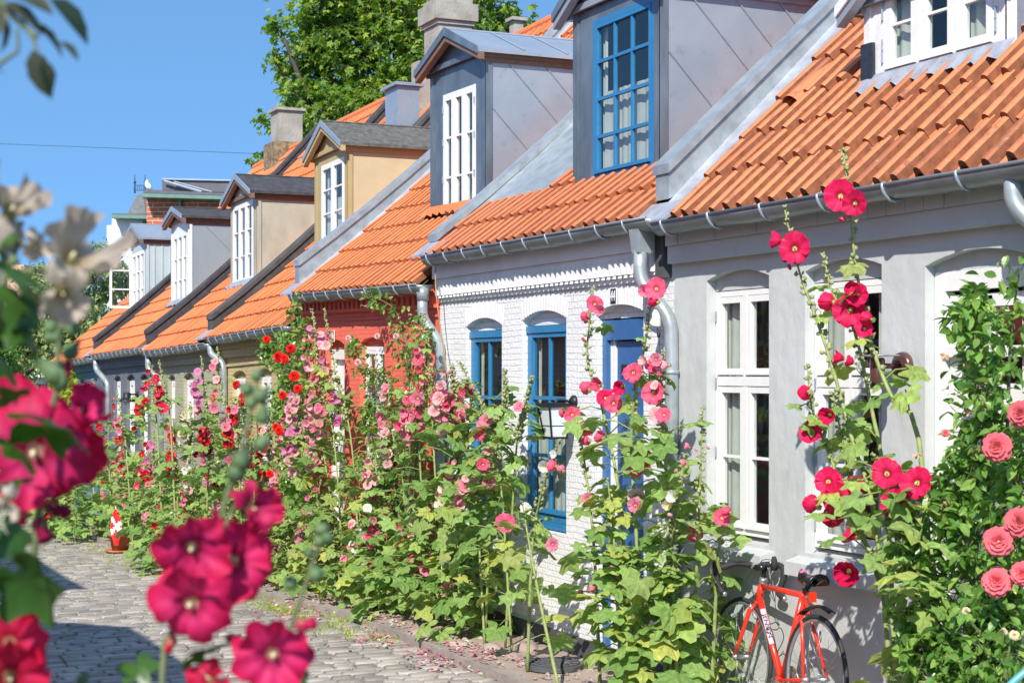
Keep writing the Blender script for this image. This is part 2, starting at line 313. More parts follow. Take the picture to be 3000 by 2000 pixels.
M['hleaf'] = leafmat('hollyhock_leaf', [(.15, .26, .06), (.24, .38, .10), (.32, .46, .14), (.18, .31, .08), (.38, .50, .13), (.24, .37, .11), (.48, .50, .12), (.16, .28, .07), (.23, .36, .11), (.36, .37, .12)], .65, .35, .25)
M['hleaf_far'] = leafmat('hollyhock_leaf_far', [(.15, .27, .07), (.24, .38, .11), (.33, .47, .14), (.20, .33, .09), (.40, .51, .15)], .65, .35, .25)
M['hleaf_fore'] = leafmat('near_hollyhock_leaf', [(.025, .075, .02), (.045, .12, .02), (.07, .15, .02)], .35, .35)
M['rleaf'] = leafmat('rose_leaf', [(.07, .17, .03), (.12, .26, .05), (.21, .38, .08), (.10, .22, .04), (.33, .48, .10), (.16, .31, .06)], .3, .35, .6)
M['rleaf_dark'] = leafmat('shaded_leaf', [(.02, .04, .018), (.05, .055, .03), (.03, .05, .02)], .5, .2)  # the shade on the twig is put into these dark leaf colours
M['tleaf'] = leafmat('tree_leaf', [(.10, .18, .03), (.17, .27, .04), (.26, .37, .06), (.13, .22, .04), (.40, .50, .06), (.21, .33, .05)], .5, .45)
M['willow'] = leafmat('shrub_leaf', [(.15, .20, .07), (.26, .32, .12), (.36, .41, .17), (.22, .30, .10), (.42, .46, .18)], .5, .3)
M['lime'] = leafmat('lime_leaf', [(.30, .40, .03), (.42, .48, .04), (.22, .34, .03)], .5, .35)
M['dry'] = leafmat('faded_petal', [(.55, .35, .20), (.62, .44, .28), (.45, .28, .16), (.66, .5, .36)], .7, .3)
def pet(n, edge, mid, ring, throat=(.75, .72, .25)):
    M[n] = petalmat(n + '_petal', [(0, throat), (.05, throat), (.12, ring), (.42, mid), (1, edge)])
pet('crimson', (.78, .012, .10), (.80, .02, .12), (.42, .003, .03))
pet('hotpink', (.86, .10, .22), (.86, .14, .24), (.62, .02, .08))
pet('pink', (.86, .30, .42), (.84, .24, .36), (.66, .05, .14))
pet('pale', (.86, .56, .56), (.84, .46, .48), (.70, .18, .22))
pet('mauve', (.78, .24, .50), (.76, .26, .52), (.60, .08, .26))
pet('red', (.74, .015, .03), (.70, .01, .03), (.30, .002, .01))
pet('white', (.86, .84, .80), (.85, .84, .76), (.74, .76, .50))
pet('cream', (.84, .72, .55), (.80, .70, .45), (.70, .55, .22))
pet('maroon', (.25, .004, .02), (.20, .003, .02), (.08, .001, .01))
pet('coral', (.90, .19, .24), (.92, .26, .28), (.88, .14, .15), (.8, .13, .06))
pet('scarlet', (.82, .02, .02), (.78, .015, .015), (.5, .01, .01), (.4, .01, .01))
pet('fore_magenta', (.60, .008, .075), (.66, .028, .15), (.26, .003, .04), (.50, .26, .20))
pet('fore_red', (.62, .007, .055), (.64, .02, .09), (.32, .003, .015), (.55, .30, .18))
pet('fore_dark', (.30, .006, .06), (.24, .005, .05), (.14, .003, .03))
pet('fore_white', (.52, .43, .37), (.56, .48, .38), (.38, .28, .17), (.3, .26, .13))
# ------------------------------------------------------------------ the row of houses
TAN = 0.98; YR = 8.8
class H:                                    # roof profile: slightly sprocketed at the eaves
    lin = False
    def zf(h, y):
        u = y - 4.9
        return h.zr + (.98 * u if h.lin or u < 0 else .80 * u + .046 * u * u)
    def yz(h, z):
        d = z - h.zr
        return 4.9 + (d / .98 if h.lin or d < 0 else (-.80 + math.sqrt(.64 + .184 * d)) / .092)
def hit(h, x, y):                           # where the photo's point lies on the roof
    lo, hi = 4.6, 8.8
    for _ in range(40):
        m = (lo + hi) / 2
        if P(x, y, m).z > h.zf(m): lo = m
        else: hi = m
    return P(x, y, lo)
def hb(h, mb, name, mats, parent=None, smooth=False, att=False):
    mb.v = [(v[0], v[1], v[2] + h.k * (v[0] - h.xm) * min(1, max(0, v[2] / 2))) for v in mb.v]
    return build(mb, name, mats, parent or h.o, smooth, att)
def facade(mb, x0, x1, z0, z1, y, ops, dep=.05, m=0):
    X = x0
    for (a, b, zb, zs, zp, zt) in sorted(ops):
        mb.quad((X, y, z0), (a, y, z0), (a, y, z1), (X, y, z1), m)
        if zb > z0:
            mb.quad((a, y, z0), (b, y, z0), (b, y, zb), (a, y, zb), m)
            mb.quad((a, y, zb), (b, y, zb), (b, y + dep + .03, zb), (a, y + dep + .03, zb), m)
        n = 10
        za = lambda u: zs + (zp - zs) * (1 - (2 * u - 1) ** 2)
        for i in range(n):
            u, v = i / n, (i + 1) / n; xa, xb = a + (b - a) * u, a + (b - a) * v
            mb.quad((xa, y, za(u)), (xb, y, za(v)), (xb, y, z1), (xa, y, z1), m)
            mb.quad((xa, y, za(u)), (xa, y + dep + .1, za(u)), (xb, y + dep + .1, za(v)), (xb, y, za(v)), m)
            mb.quad((xa, y + dep + .015, zt), (xb, y + dep + .015, zt), (xb, y + dep + .015, za(v)), (xa, y + dep + .015, za(u)), m)
        for q in (a, b): mb.quad((q, y, zb), (q, y + dep + .1, zb), (q, y + dep + .1, zs), (q, y, zs), m)
        X = b
    mb.quad((X, y, z0), (x1, y, z0), (x1, y, z1), (X, y, z1), m)
def window(h, x0, x1, z0, z1, y, cas=2, cols=1, rows=(.5,), fm='white_wood', fw=.035, mw=.014, transom=None, cur='sides', cm='curtain', parent=None, hinges=False, label=None, sash=.03, name='window', below=0.0):
    mb = MB(); D = .05
    mb.box(x0, y, z0, x0 + fw, y + D, z1); mb.box(x1 - fw, y, z0, x1, y + D, z1)
    mb.box(x0 + fw, y + .001, z1 - fw, x1 - fw, y + D, z1); mb.box(x0 + fw, y + .001, z0, x1 - fw, y + D, z0 + fw)
    if below: mb.box(x0, y - .012, z0 - below, x1, y + D, z0 - .002)
    gl = MB(); zb = [(z0 + fw, z1 - fw)]
    if transom is not None:
        mb.box(x0 + fw, y - .008, transom - .028, x1 - fw, y + D, transom + .028); zb = [(z0 + fw, transom - .028), (transom + .028, z1 - fw)]
    W = (x1 - x0 - 2 * fw - (cas - 1) * .03) / cas
    for c in range(cas):
        cx = x0 + fw + c * (W + .03)
        if c: mb.box(cx - .03, y - .006, z0 + fw, cx, y + D, z1 - fw)
        for (a, b) in zb:
            g = .003; s = sash
            xa, xb, za, zc = cx + g, cx + W - g, a + g, b - g
            mb.box(xa, y - .004, za, xa + s, y + .035, zc); mb.box(xb - s, y - .004, za, xb, y + .035, zc)
            mb.box(xa + s, y - .003, za, xb - s, y + .035, za + s * 1.15); mb.box(xa + s, y - .003, zc - s, xb - s, y + .035, zc)
            mb.box(xa, y - .016, za + .004, xb, y - .005, za + .02)
            fr = rows if transom is None else rows
            for f in fr:
                zz = za + (zc - za) * f; mb.box(xa + s, y + .002, zz - mw / 2, xb - s, y + .03, zz + mw / 2)
            for j in range(1, cols):
                xx = xa + s + (xb - xa - 2 * s) * j / cols; mb.box(xx - mw / 2, y + .004, za + s, xx + mw / 2, y + .028, zc - s)
            gl.quad((xa + s * .6, y + .018, za + s * .6), (xb - s * .6, y + .018, za + s * .6), (xb - s * .6, y + .018, zc - s * .6), (xa + s * .6, y + .018, zc - s * .6))
    if hinges:
        for zz in (z0 + .12, z0 + (z1 - z0) * .33, z0 + (z1 - z0) * .62, z1 - .14):
            for xx in (x0 + fw * .4, x1 - fw * .4): mb.tube([(xx, y - .008, zz - .03), (xx, y - .008, zz + .03)], .006, 6, 1)
    o = hb(h, mb, name, [M[fm], M['zinc']], parent); 
    if label: tag(o, label)
    if parent is None:
        hb(h, gl, 'pane', M['glass'], o)
    else: hb(h, gl, 'pane', M['glass'], parent)
    cu = MB(); yy = y + .065
    def wave(xa, xb, za, zc, amp=.012, n=None):
        n = n or max(6, int((xb - xa) / .012)); vs = []; fr_ = rr(.6, 1.3)
        for i in range(n + 1):
            x = xa + (xb - xa) * i / n; q = yy + amp * .6 * math.sin(i * fr_ + 1.3 * math.sin(i * .23)) + rr(-.0015, .0015); vs += [(x, q, za), (x, q + .004, zc)]
        cu.add(vs, [(2 * i, 2 * i + 2, 2 * i + 3, 2 * i + 1) for i in range(n)])
    if cur == 'sides':
        ww = (x1 - x0) * rr(.24, .30); wave(x0 + fw, x0 + fw + ww, z0, z1); wave(x1 - fw - ww, x1 - fw, z0, z1)
    elif cur == 'full': wave(x0 + fw, x1 - fw, z0, z1, .01)
    elif cur == 'low': wave(x0 + fw, x1 - fw, z0, z0 + (z1 - z0) * .55, .008); wave(x0 + fw, x0 + fw + .06, z0, z1)
    if cu.v: hb(h, cu, 'curtain', M[cm], o if parent is None else parent, True)
    return o
def tiles(h, x0, x1, ya, yb, mat, tw=.154, course=.25, excl=(), name='roof', jit=.003):
    mb = MB(); zr = h.zr
    nx = max(1, round((x1 - x0) / tw)); tw = (x1 - x0) / nx; ny = int((yb - ya) / course) + 1
    am = 1.5 if mat is M['tile_old'] else 1.15; prof = [(u, v * am) for (u, v) in [(0, -.016), (.08, -.022), (.20, -.026), (.34, -.026), (.48, -.018), (.58, -.002), (.66, .018), (.76, .027), (.88, .026), (.955, .018), (.965, -.026)]]; edge = .016 * am ** 2
    s = Vector((0, 1, TAN)).normalized(); nrm = Vector((0, -TAN, 1)).normalized()
    for j in range(ny):
        y0 = ya + j * course; y1 = min(y0 + course * 1.12, yb + .02)
        for i in range(nx):
            xa = x0 + i * tw; xc = xa + tw / 2; yc = (y0 + y1) / 2
            if any(a + .07 < xc < b - .07 and c < y0 + course * .45 < d for (a, b, c, d) in excl): continue
            l0 = .032 + rr(-jit, jit) * 1.4; dx = rr(-jit, jit); dy = rr(-jit, jit) * 2; vs = []
            for (yy, lift) in ((y0 + dy, l0), (y1, .004 + rr(-jit, jit) * .5)):
                base = Vector((0, yy, h.zf(yy)))
                for (u, hh) in prof: vs.append(base + Vector((xa + dx + u * tw, 0, 0)) + nrm * (hh + lift))
            n = len(prof)
            for (u, hh) in prof: vs.append(Vector((xa + dx + u * tw, y0 + dy, h.zf(y0 + dy))) + nrm * (hh + l0 - edge))
            fs = [(k, k + 1, n + k + 1, n + k) for k in range(n - 1)] + [(2 * n + k, 2 * n + k + 1, k + 1, k) for k in range(n - 1)]
            mb.add(vs, fs, 0)
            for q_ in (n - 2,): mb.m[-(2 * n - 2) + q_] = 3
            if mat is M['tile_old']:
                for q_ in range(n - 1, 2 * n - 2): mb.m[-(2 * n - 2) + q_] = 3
    zb = lambda y: h.zf(y) - .045
    cuts = [(a, b, c) for (a, b, c, d) in excl if d > 50]
    for q in range(8): p, r_ = ya + .02 + (yb - ya - .02) * q / 8, ya + .02 + (yb - ya - .02) * (q + 1) / 8; mb.quad((x0, p, zb(p)), (x1, p, zb(p)), (x1, r_, zb(r_)), (x0, r_, zb(r_)), 1)
    mb.quad((x0, yb, zb(yb)), (x1, yb, zb(yb)), (x1, 2 * yb - 5, zb(5)), (x0, 2 * yb - 5, zb(5)), 2)
    mb.tube([(x0, yb, h.zf(yb) + .01), (x1, yb, h.zf(yb) + .01)], .075, 10, 0)
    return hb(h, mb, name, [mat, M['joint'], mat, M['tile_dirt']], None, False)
def gutter(h, x0, x1, zlip, y=4.84, r=.070, bracket=.36, old=False):
    mb = MB(); n = 10; vs = []; k = 24
    for i in range(k + 1):
        x = x0 + (x1 - x0) * i / k; sag = rr(-.004, .004) + .004 * math.sin(i * .7)
        for (q, rad) in [(math.pi * j / n, r) for j in range(n + 1)] + [(math.pi * (n - j) / n, r - .006) for j in range(n + 1)]:
            vs.append((x, y - math.cos(q) * rad, zlip + sag - math.sin(q) * rad))
    w2 = 2 * (n + 1)
    fs = [(i * w2 + j, i * w2 + (j + 1) % w2, (i + 1) * w2 + (j + 1) % w2, (i + 1) * w2 + j) for i in range(k) for j in range(w2)]
    mb.add(vs, fs, 0)
    mb.tube([(x0, y - r, zlip + .002), (x1, y - r, zlip + .002)], .009, 8)
    for x in (x0, x1):
        mb.prism([(x - .002, y - math.cos(math.pi * j / n) * (r + .002), zlip - math.sin(math.pi * j / n) * (r + .002)) for j in range(n + 1)], (.004, 0, 0))
    g = hb(h, mb, 'gutter', M['gutter'], None, True)
    bme = None; x = x0 + .12
    while x < x1 - .05:
        b = MB(); pts = [(x, y - math.cos(math.pi * j / 8) * (r + .006), zlip + .004 - math.sin(math.pi * j / 8) * (r + .006)) for j in range(9)]
        pts = [(x, y - r + .012, zlip + .012)] + pts
        b.tube(pts, .0075 if not old else .009, 5); hb(h, b, 'bracket', M['zinc'], g, True); x += bracket
    return g
def parapet(h, xa, xb, ztop0, mat, front=.22, cap=.02, y0=4.95, y1=YR):
    mb = MB(); off = ztop0 - h.zf(y0); n = 10; ys = [y0 + (y1 - y0) * i / n for i in range(n + 1)]
    lo_ = .95 if mat in (M['felt'], M['felt_worn2']) else .6
    z = lambda y: h.zf(y) + off * max(lo_, 1 - .22 * (y - y0))
    top = [(xa, y, z(y)) for y in ys]; bot = [(xa, y, h.zf(y) - .15) for y in ys[1:]][::-1]
    mb.prism([(xa, y0, z(y0) - front)] + top + bot, (xb - xa, 0, 0), 0)
    up = [(xa - cap, y, z(y) + .014) for y in [y0 - .012] + ys[1:]]; dn = [(xa - cap, y, z(y) - .045) for y in [y0 - .012] + ys[1:]][::-1]
    mb.prism(up + dn, (xb - xa + 2 * cap, 0, 0), 0)
    for q in (.36, .7):
        yy = y0 + (y1 - y0) * q
        mb.obox((0.5 * (xa + xb), yy, z(yy) + .012), ((xb - xa) / 2 + cap + .002, 0, 0), (0, .006, .006), (0, -.003, .003), 0)
    zl = h.zf(y0); q0 = xb - .03; q1 = xb + .20
    mb.prism([(xa - .03, 4.80, h.lip - .005), (xa - .03, 4.80, h.lip + .012), (xa - .03, y0 - .013, zl + .03), (xa - .03, y0 - .013, zl - .02)], (q1 - xa + .03, 0, 0), 1)
    return hb(h, mb, 'parapet', [mat, M['lead']], None)
def valley(h, xa, xb, y0=4.88, y1=YR, mat='lead'):
    mb = MB(); n = 24; vs = []
    for i in range(n + 1):
        y = y0 + (y1 - y0) * i / n; z = h.zf(y); vs += [(xa, y, z + .035), (xa + .04 + rr(-.008, .008), y, z + .012 + rr(-.005, .006)), (xb, y, z + .016)]
    mb.add(vs, [f for i in range(n) for f in ((3 * i, 3 * i + 1, 3 * i + 4, 3 * i + 3), (3 * i + 1, 3 * i + 2, 3 * i + 5, 3 * i + 4))])
    return hb(h, mb, 'valley_flashing', M[mat], None, True)
def dormer(h, base, pr, sill_, top_, eave_, peak_, wx, front, side, roof, wkw, edge='white_wood', trim='brown_trim', seams='diag', over=.10, apron='lead', fasc=True, gable=None, tl=None, more=(), jit=.003):
    """front wall with a real window opening, cheeks running back into the roof, a gabled roof"""
    b0 = hit(h, *base); yf = b0.y; xl = b0.x; xr = P(pr, 0, yf).x; w0, w1 = P(wx[0], 0, yf).x, P(wx[1], 0, yf).x
    sh = lambda p: h.k * (p.x - h.xm)
    q = P(*sill_, yf); zs = q.z - sh(q); q = P(*top_, yf); zw = q.z - sh(q); q = P(*eave_, yf - .13); ze = q.z - sh(q) + .02; q = P(*peak_, yf - .13); zp = q.z - sh(q) - .04
    h.dorm = (xl, xr, yf)
    tiles(h, *tl, [(xl - .02, xr + .02, yf - .03, h.yz(ze) - .06)] + list(more), jit=jit)
    zr = h.zr; zroof = h.zf; yb = h.yz
    b = MB(); zb0 = zroof(yf) - .12; t = .05
    # front posts, header, apron board
    b.box(xl, yf, zb0, w0, yf + t, ze - .001); b.box(w1, yf, zb0, xr, yf + t, ze - .001)
    b.box(w0, yf + .001, zw, w1, yf + t, ze - .001); b.box(w0, yf + .001, zb0, w1, yf + t, zs - wkw.get('below', 0) - .003)
    # corner boards standing proud
    cw = min(.07, (xr - w1) * .8); b.box(xr - cw, yf - .012, zb0, xr + .012, yf - .001, ze); b.box(xl - .012, yf - .012, zb0, xl + cw, yf - .001, ze)
    b.box(xr + .002, yf - .012, zb0, xr + .014, yf + .05, ze, 0)
    xm = (xl + xr) / 2; gy = yf - .02
    b.prism([(xl, gy, ze), (xr, gy, ze), (xm, gy, zp - .03)], (0, .07, 0), 1 if gable else 0)
    if gable: pass
    b.box(xl - over * .5, gy - .025, ze - .035, xr + over * .5, gy, ze + .012, 2 if fasc else 0)
    o = hb(h, b, 'dormer', [M[front], M[gable or front], M[trim]], None)
    s = MB()
    for (xa, dx) in ((xl, .04), (xr - .04, .04)):
        if dx and xa > xl: hb(h, s, 'cheek', M[side], o); s = MB()
        s.prism([(xa, yf + t, zb0), (xa, yf + t, ze), (xa, yb(ze) + .02, ze), (xa, max(yf + t + .02, yb((ze + zb0) / 2)), (ze + zb0) / 2), (xa, yf + t + .01, zb0)], (dx, 0, 0))
    L = yb(ze) - yf
    if seams == 'diag':
        for q in (-.55, .1, .75, 1.4):
            y0, z0 = yf + max(0, q) , ze - max(0, -q); 
            pa = Vector((xr + .004, yf + .06 + max(0, q * .55), ze - .01 + min(0, q * .9)))
            # run down at right angles to the roof slope until the roof is met
            d = Vector((0, TAN, -1)).normalized(); ln = (pa.z - zroof(pa.y)) / (-d.z + d.y * TAN)
            if ln > .06: s.tube([pa, pa + d * ln], .007, 6)
    elif seams == 'vert':
        q = .13
        while q < L: s.box(xr, yf + q, zroof(yf + q) - .05, xr + .012, yf + q + .02, ze - .01); q += .13
    elif seams == 'one':
        pa = Vector((xr + .003, yf + .12, ze - .01)); d = Vector((0, 1, -.95)).normalized(); ln = (pa.z - zroof(pa.y)) / (-d.z + d.y * TAN); s.tube([pa, pa + d * ln], .006, 6)
    hb(h, s, 'cheek', M[side], o)
    f = MB(); f.box(xr, yf - .04, ze - .07, xr + .045, yb(ze), ze - .005); f.box(xr, yf - .04, ze - .11, xr + .022, yb(ze), ze - .069)
    hb(h, f, 'fascia', M[trim], o); f = MB()
    f.box(xl - .045, yf - .04, ze - .07, xl, yb(ze), ze - .005)
    hb(h, f, 'fascia', M[trim], o)
    r = MB(); y0 = yf - .13; sl = (zp - ze) / (xm - xl); th = .035
    for sg in (-1, 1):
        xe = xm + sg * (xm - xl + over); zeo = ze - sl * over + .03
        pts = [(xm, y0, zp + .03), (xe, y0, zeo), (xe, y0, zeo - th), (xm, y0, zp + .03 - th)]
        r.prism(pts, (0, yb(zp) - y0 + .1, 0), 0)
        # bargeboard along the front edge
        q = [(xm, y0 - .012, zp + .045), (xe + sg * .006, y0 - .012, zeo + .012), (xe + sg * .006, y0 - .012, zeo - .05), (xm, y0 - .012, zp - .03)]
        r.prism(q, (0, .014, 0), 1)
        r.prism([(a, b_ + .016, c - .05) for (a, b_, c) in q], (0, .06, 0), 2)
        if roof == 'zinc' and sg == 1:
            yy = y0 + .45
            while yy < yb(zp): r.tube([(xm, yy, zp + .04), (xe, yy, zeo + .01)], .008, 5, 0); yy += .42
    r.tube([(xm, y0, zp + .034), (xm, yb(zp) + .05, zp + .034)], .014, 6, 0)
    hb(h, r, 'dormer_roof', [M[roof], M[edge], M[trim]], o)
    kw = dict(wkw); kw['parent'] = o; kw['name'] = 'window_frame'
    window(h, w0, w1, zs, zw, yf - .004, **kw)
    # dim room behind the window
    rm = MB(); rm.quad((xl + .04, yf + .75, zb0), (xr - .04, yf + .75, zb0), (xr - .04, yf + .75, ze), (xl + .04, yf + .75, ze))
    rm.quad((xl + .04, yf + .06, zs - .02), (xr - .04, yf + .06, zs - .02), (xr - .04, yf + .75, zs - .02), (xl + .04, yf + .75, zs - .02))
    hb(h, rm, 'room', M['room'], o)
    if apron:
        a = MB(); n = 26; vs = []
        for i in range(n + 1):
            x = xl - .04 + (xr - xl + .12) * i / n; wv = .018 * math.sin(2 * math.pi * (x / .154))
            vs += [(x, yf - .016, zroof(yf - .02) + .085), (x, yf - .10 + rr(-.012, .012), zroof(yf - .10) + .06 + wv)]
        a.add(vs, [(2 * i, 2 * i + 1, 2 * i + 3, 2 * i + 2) for i in range(n)])
        hb(h, a, 'flashing', M[apron], o, True)
    return o
def house(name, label, cat, xl, xr, zlip, k, wallm, ops, dep=.045):
    h = H(); h.xm = (xl + xr) / 2; h.k = k; h.lip = zlip; h.zr = zlip + .05; h.xl = xl; h.xr = xr
    g = gz(h.xm); h.g = g
    h.o = thing(name, (h.xm, 5, g), label, cat)
    mb = MB(); facade(mb, xl, xr, g - .3, zlip + .02, 5.0, ops, dep, m=0)
    zk = zlip + .05 + 3.822 - .06; yb = 2 * YR - 5
    for x in (xl + .012, xr - .012): mb.add([(x, 5.002, g - .3), (x, yb, g - .3), (x, yb, zlip), (x, YR, zk), (x, 5.002, zlip)], [(0, 1, 2, 3, 4)])
    mb.quad((xl, yb, g - .3), (xr, yb, g - .3), (xr, yb, zlip), (xl, yb, zlip))
    h.wall = hb(h, mb, 'wall', wallm)
    rm = MB(); rm.quad((xl + .03, 6.3, g - .3), (xr - .03, 6.3, g - .3), (xr - .03, 6.3, zlip), (xl + .03, 6.3, zlip))
    rm.quad((xl + .03, 5.22, g + .03), (xr - .03, 5.22, g + .03), (xr - .03, 6.3, g + .03), (xl + .03, 6.3, g + .03))
    rm.quad((xl + .03, 5.1, zlip - .08), (xr - .03, 5.1, zlip - .08), (xr - .03, 6.3, zlip - .08), (xl + .03, 6.3, zlip - .08))
    hb(h, rm, 'room', M['room'])
    return h
def ledge(mb, h, z0, z1, dep, m=0, xl=None, xr=None): mb.box(h.xl + .01 if xl is None else xl, 5 - dep, z0, h.xr - .01 if xr is None else xr, 5.003, z1, m)
def pipe(h, pts, r=.045, mat='pipe', clips=()):
    # smooth the corners of a downpipe
    P_ = [Vector(p) for p in pts]; out = [P_[0]]
    for i in range(1, len(P_) - 1):
        a, b, c = P_[i - 1], P_[i], P_[i + 1]; d = min(.09, (b - a).length * .45, (c - b).length * .45)
        p0 = b + (a - b).normalized() * d; p2 = b + (c - b).normalized() * d
        for q in range(6): u = q / 5; out.append(p0 * (1 - u) ** 2 + b * 2 * u * (1 - u) + p2 * u * u)
    out.append(P_[-1]); mb = MB(); mb.tube(out, r, 14)
    p = hb(h, mb, 'downpipe', M[mat], None, True)
    c = MB()
    for z in clips: c.lathe((P_[-1].x, P_[-1].y, z), [(r + .002, -.012), (r + .006, -.01), (r + .006, .01), (r + .002, .012)], 14)
    if clips: hb(h, c, 'pipe_collar', M[mat], p, True)
    return p
def sill(h, xa, xb, z, dep=.1, th=.05, mat='white_paint'):
    mb = MB(); mb.add([(xa, 4.9 - dep + .1, z - .03), (xb, 4.9 - dep + .1, z - .03), (xb, 5.13, z + .03), (xa, 5.13, z + .03),
                       (xa, 4.9 - dep + .1, z - .03 - th), (xb, 4.9 - dep + .1, z - .03 - th), (xb, 5.0, z - .03 - th), (xa, 5.0, z - .03 - th)],
                      [(0, 1, 2, 3), (4, 5, 1, 0), (5, 6, 2, 1), (4, 0, 3, 7), (4, 7, 6, 5)])
    return hb(h, mb, 'sill', M[mat])

M['felt_worn2'] = pm('flaking_roof_felt', (.05, .05, .05), .9, var=.2, scale=7, bump=.6, bscale=90, col2=(.10, .10, .095), stain=.3)
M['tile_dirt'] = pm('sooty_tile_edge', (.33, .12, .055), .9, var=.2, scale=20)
# ---- grey house, the nearest
G = house('grey_house', 'pale grey rendered house with old orange pantiles and tall white windows, nearest in the row', 'house', -8.57, -3.9, 2.84, 0, M['grey_render'],
          [(-8.2, -7.55, 1.0, 2.48, 2.53, 2.42), (-7.21, -6.56, 1.0, 2.48, 2.53, 2.42), (-6.23, -5.50, 0, 2.45, 2.51, 2.42), (-4.95, -4.3, 1.0, 2.48, 2.53, 2.42)])
mb = MB(); ledge(mb, G, 2.775, 2.855, .10); 
x = G.xl + .02
while x < G.xr - .15: mb.box(x, 4.925 + rr(-.004, .004), 2.705, x + .138, 5.003, 2.774 + rr(0, .0005)); x += .1415
mb.box(G.xl + .012, 4.945, 2.60, G.xr - .01, 5.003, 2.704)
hb(G, mb, 'cornice', M['grey_render'])
for (a, b) in ((-8.2, -7.55), (-7.21, -6.56), (-4.95, -4.3)):
    window(G, a + .005, b - .005, 1.03, 2.415, 5.06, cas=2, rows=(.5,) if False else (), transom=1.90, hinges=True, cur='sides', sash=.036, fw=.03)
    sill(G, a - .06, b + .05, .985, .09, .07, 'grey_render')
for (a, b, hh) in ((-8.2, -7.55, 1.46), (-7.21, -6.56, 1.46)):
    mb = MB()
    for xx in (a + .075, (a + b) / 2 + .055): mb.box(xx, 5.063, hh, xx + .19, 5.09, hh + .016)
    hb(G, mb, 'glazing_bar', M['white_wood'])
mb = MB(); a, b = -6.225, -5.505
mb.box(a, 5.055, 0, a + .07, 5.115, 2.42); mb.box(b - .07, 5.055, 0, b, 5.115, 2.42); mb.box(a + .07, 5.056, 2.33, b - .07, 5.115, 2.42); mb.box(a + .07, 5.04, 2.02, b - .07, 5.115, 2.07)
mb.box(a + .085, 5.075, .02, a + .15, 5.11, 2.31); mb.box(b - .15, 5.075, .02, b - .085, 5.11, 2.31); mb.box(a + .15, 5.075, 2.25, b - .15, 5.11, 2.31); mb.box(a + .15, 5.08, .02, b - .15, 5.11, 1.9)
mb.box((a + b) / 2 - .015, 5.075, 2.07, (a + b) / 2 + .015, 5.105, 2.3)
for (z0, z1) in ((.15, .8), (.95, 1.8)): mb.box(a + .2, 5.067, z0, b - .2, 5.079, z1)
d = hb(G, mb, 'door', M['white_wood']); mb = MB(); mb.box(a + .15, 5.09, 1.9, b - .15, 5.095, 2.25); hb(G, mb, 'pane', M['glass'], d)
G.lin = True
gutter(G, -8.45, G.xr, 2.825, bracket=.52, old=True)
dormer(G, (2540, 262), 2950, (2586, 235), (2700, -110), (2950, -150), (2760, -330), (2584, 2928), 'white_paint', 'zinc', 'zinc',
       dict(cas=3, rows=(.5,), transom=None, cur='sides', sash=.045, fw=.04, hinges=True), seams='diag', trim='zinc', tl=(-8.39, G.xr, 4.83, YR, M['tile_old'], .152, .25), jit=.007)
gx, gX, gy = G.dorm
mb = MB(); mb.box(gx - .012, gy - .035, G.zf(gy) + .04, gx + .09, gy - .013, G.zf(gy) + .24); hb(G, mb, 'rubber_patch', pm('glossy_rubber', (.03, .035, .045), .15, bump=.6, bscale=20))
parapet(G, -8.71, -8.55, 3.20, M['pipe'], .21)
valley(G, -8.55, -8.37)
# ridge-like vent tile
v = P(2372, 285, 5.62); mb = MB(); vs = []; n = 10
for q in range(7):
    u = q / 6; c = Vector((v.x, 5.50 + u * .3, G.zf(5.50 + u * .3) + .02)); r = .075 * (1 - u) ** .7 + .012
    for j in range(n + 1): a = math.pi * j / n; vs.append(c + Vector((math.cos(a) * r, -math.sin(a) * r * .7 * .7, math.sin(a) * r * .8)))
mb.add(vs, [(i * (n + 1) + j, i * (n + 1) + j + 1, (i + 1) * (n + 1) + j + 1, (i + 1) * (n + 1) + j) for i in range(6) for j in range(n)]); hb(G, mb, 'vent_tile', M['tile_old'], None, True)
# downpipe bends at both ends of the gutter
gx_ = P(2968, 520, 4.84).x; pipe(G, [(gx_, 4.84, 2.79), (gx_, 4.84, 2.66), (gx_ + .16, 4.95, 2.48), (gx_ + .16, 4.955, 0)], .040, 'pipe')

# ---- white house
W = house('white_brick_house', 'white painted brick house with bright blue window frames and a sawtooth cornice', 'house', -12.32, -8.57, 2.88, 0, M['white_brick'],
          [(-11.78, -11.10, .84, 2.30, 2.365, 2.27), (-10.74, -10.03, .84, 2.32, 2.385, 2.285), (-9.60, -8.95, 0, 2.33, 2.385, 2.30)])
mb = MB(); ledge(mb, W, 2.70, 2.87, .075, xr=-8.72); ledge(mb, W, 2.665, 2.699, .05, xr=-8.74)
hb(W, mb, 'cornice', M['white_paint'])
mb = MB(); x = W.xl + .03
while x < -8.78:
    for (zz, zh, pr) in ((2.565, .10, .066), (2.545, .019, .045)):
        mb.prism([(x, 5.002, zz), (x + .075, 5.002, zz), (x + .0375 + .012, 5.0 - pr, zz), (x + .0375 - .012, 5.0 - pr, zz)], (0, 0, zh))
    x += .0762
mb.box(W.xl + .02, 4.982, 2.515, -8.76, 5.003, 2.543); hb(W, mb, 'sawtooth_course', M['white_paint'])
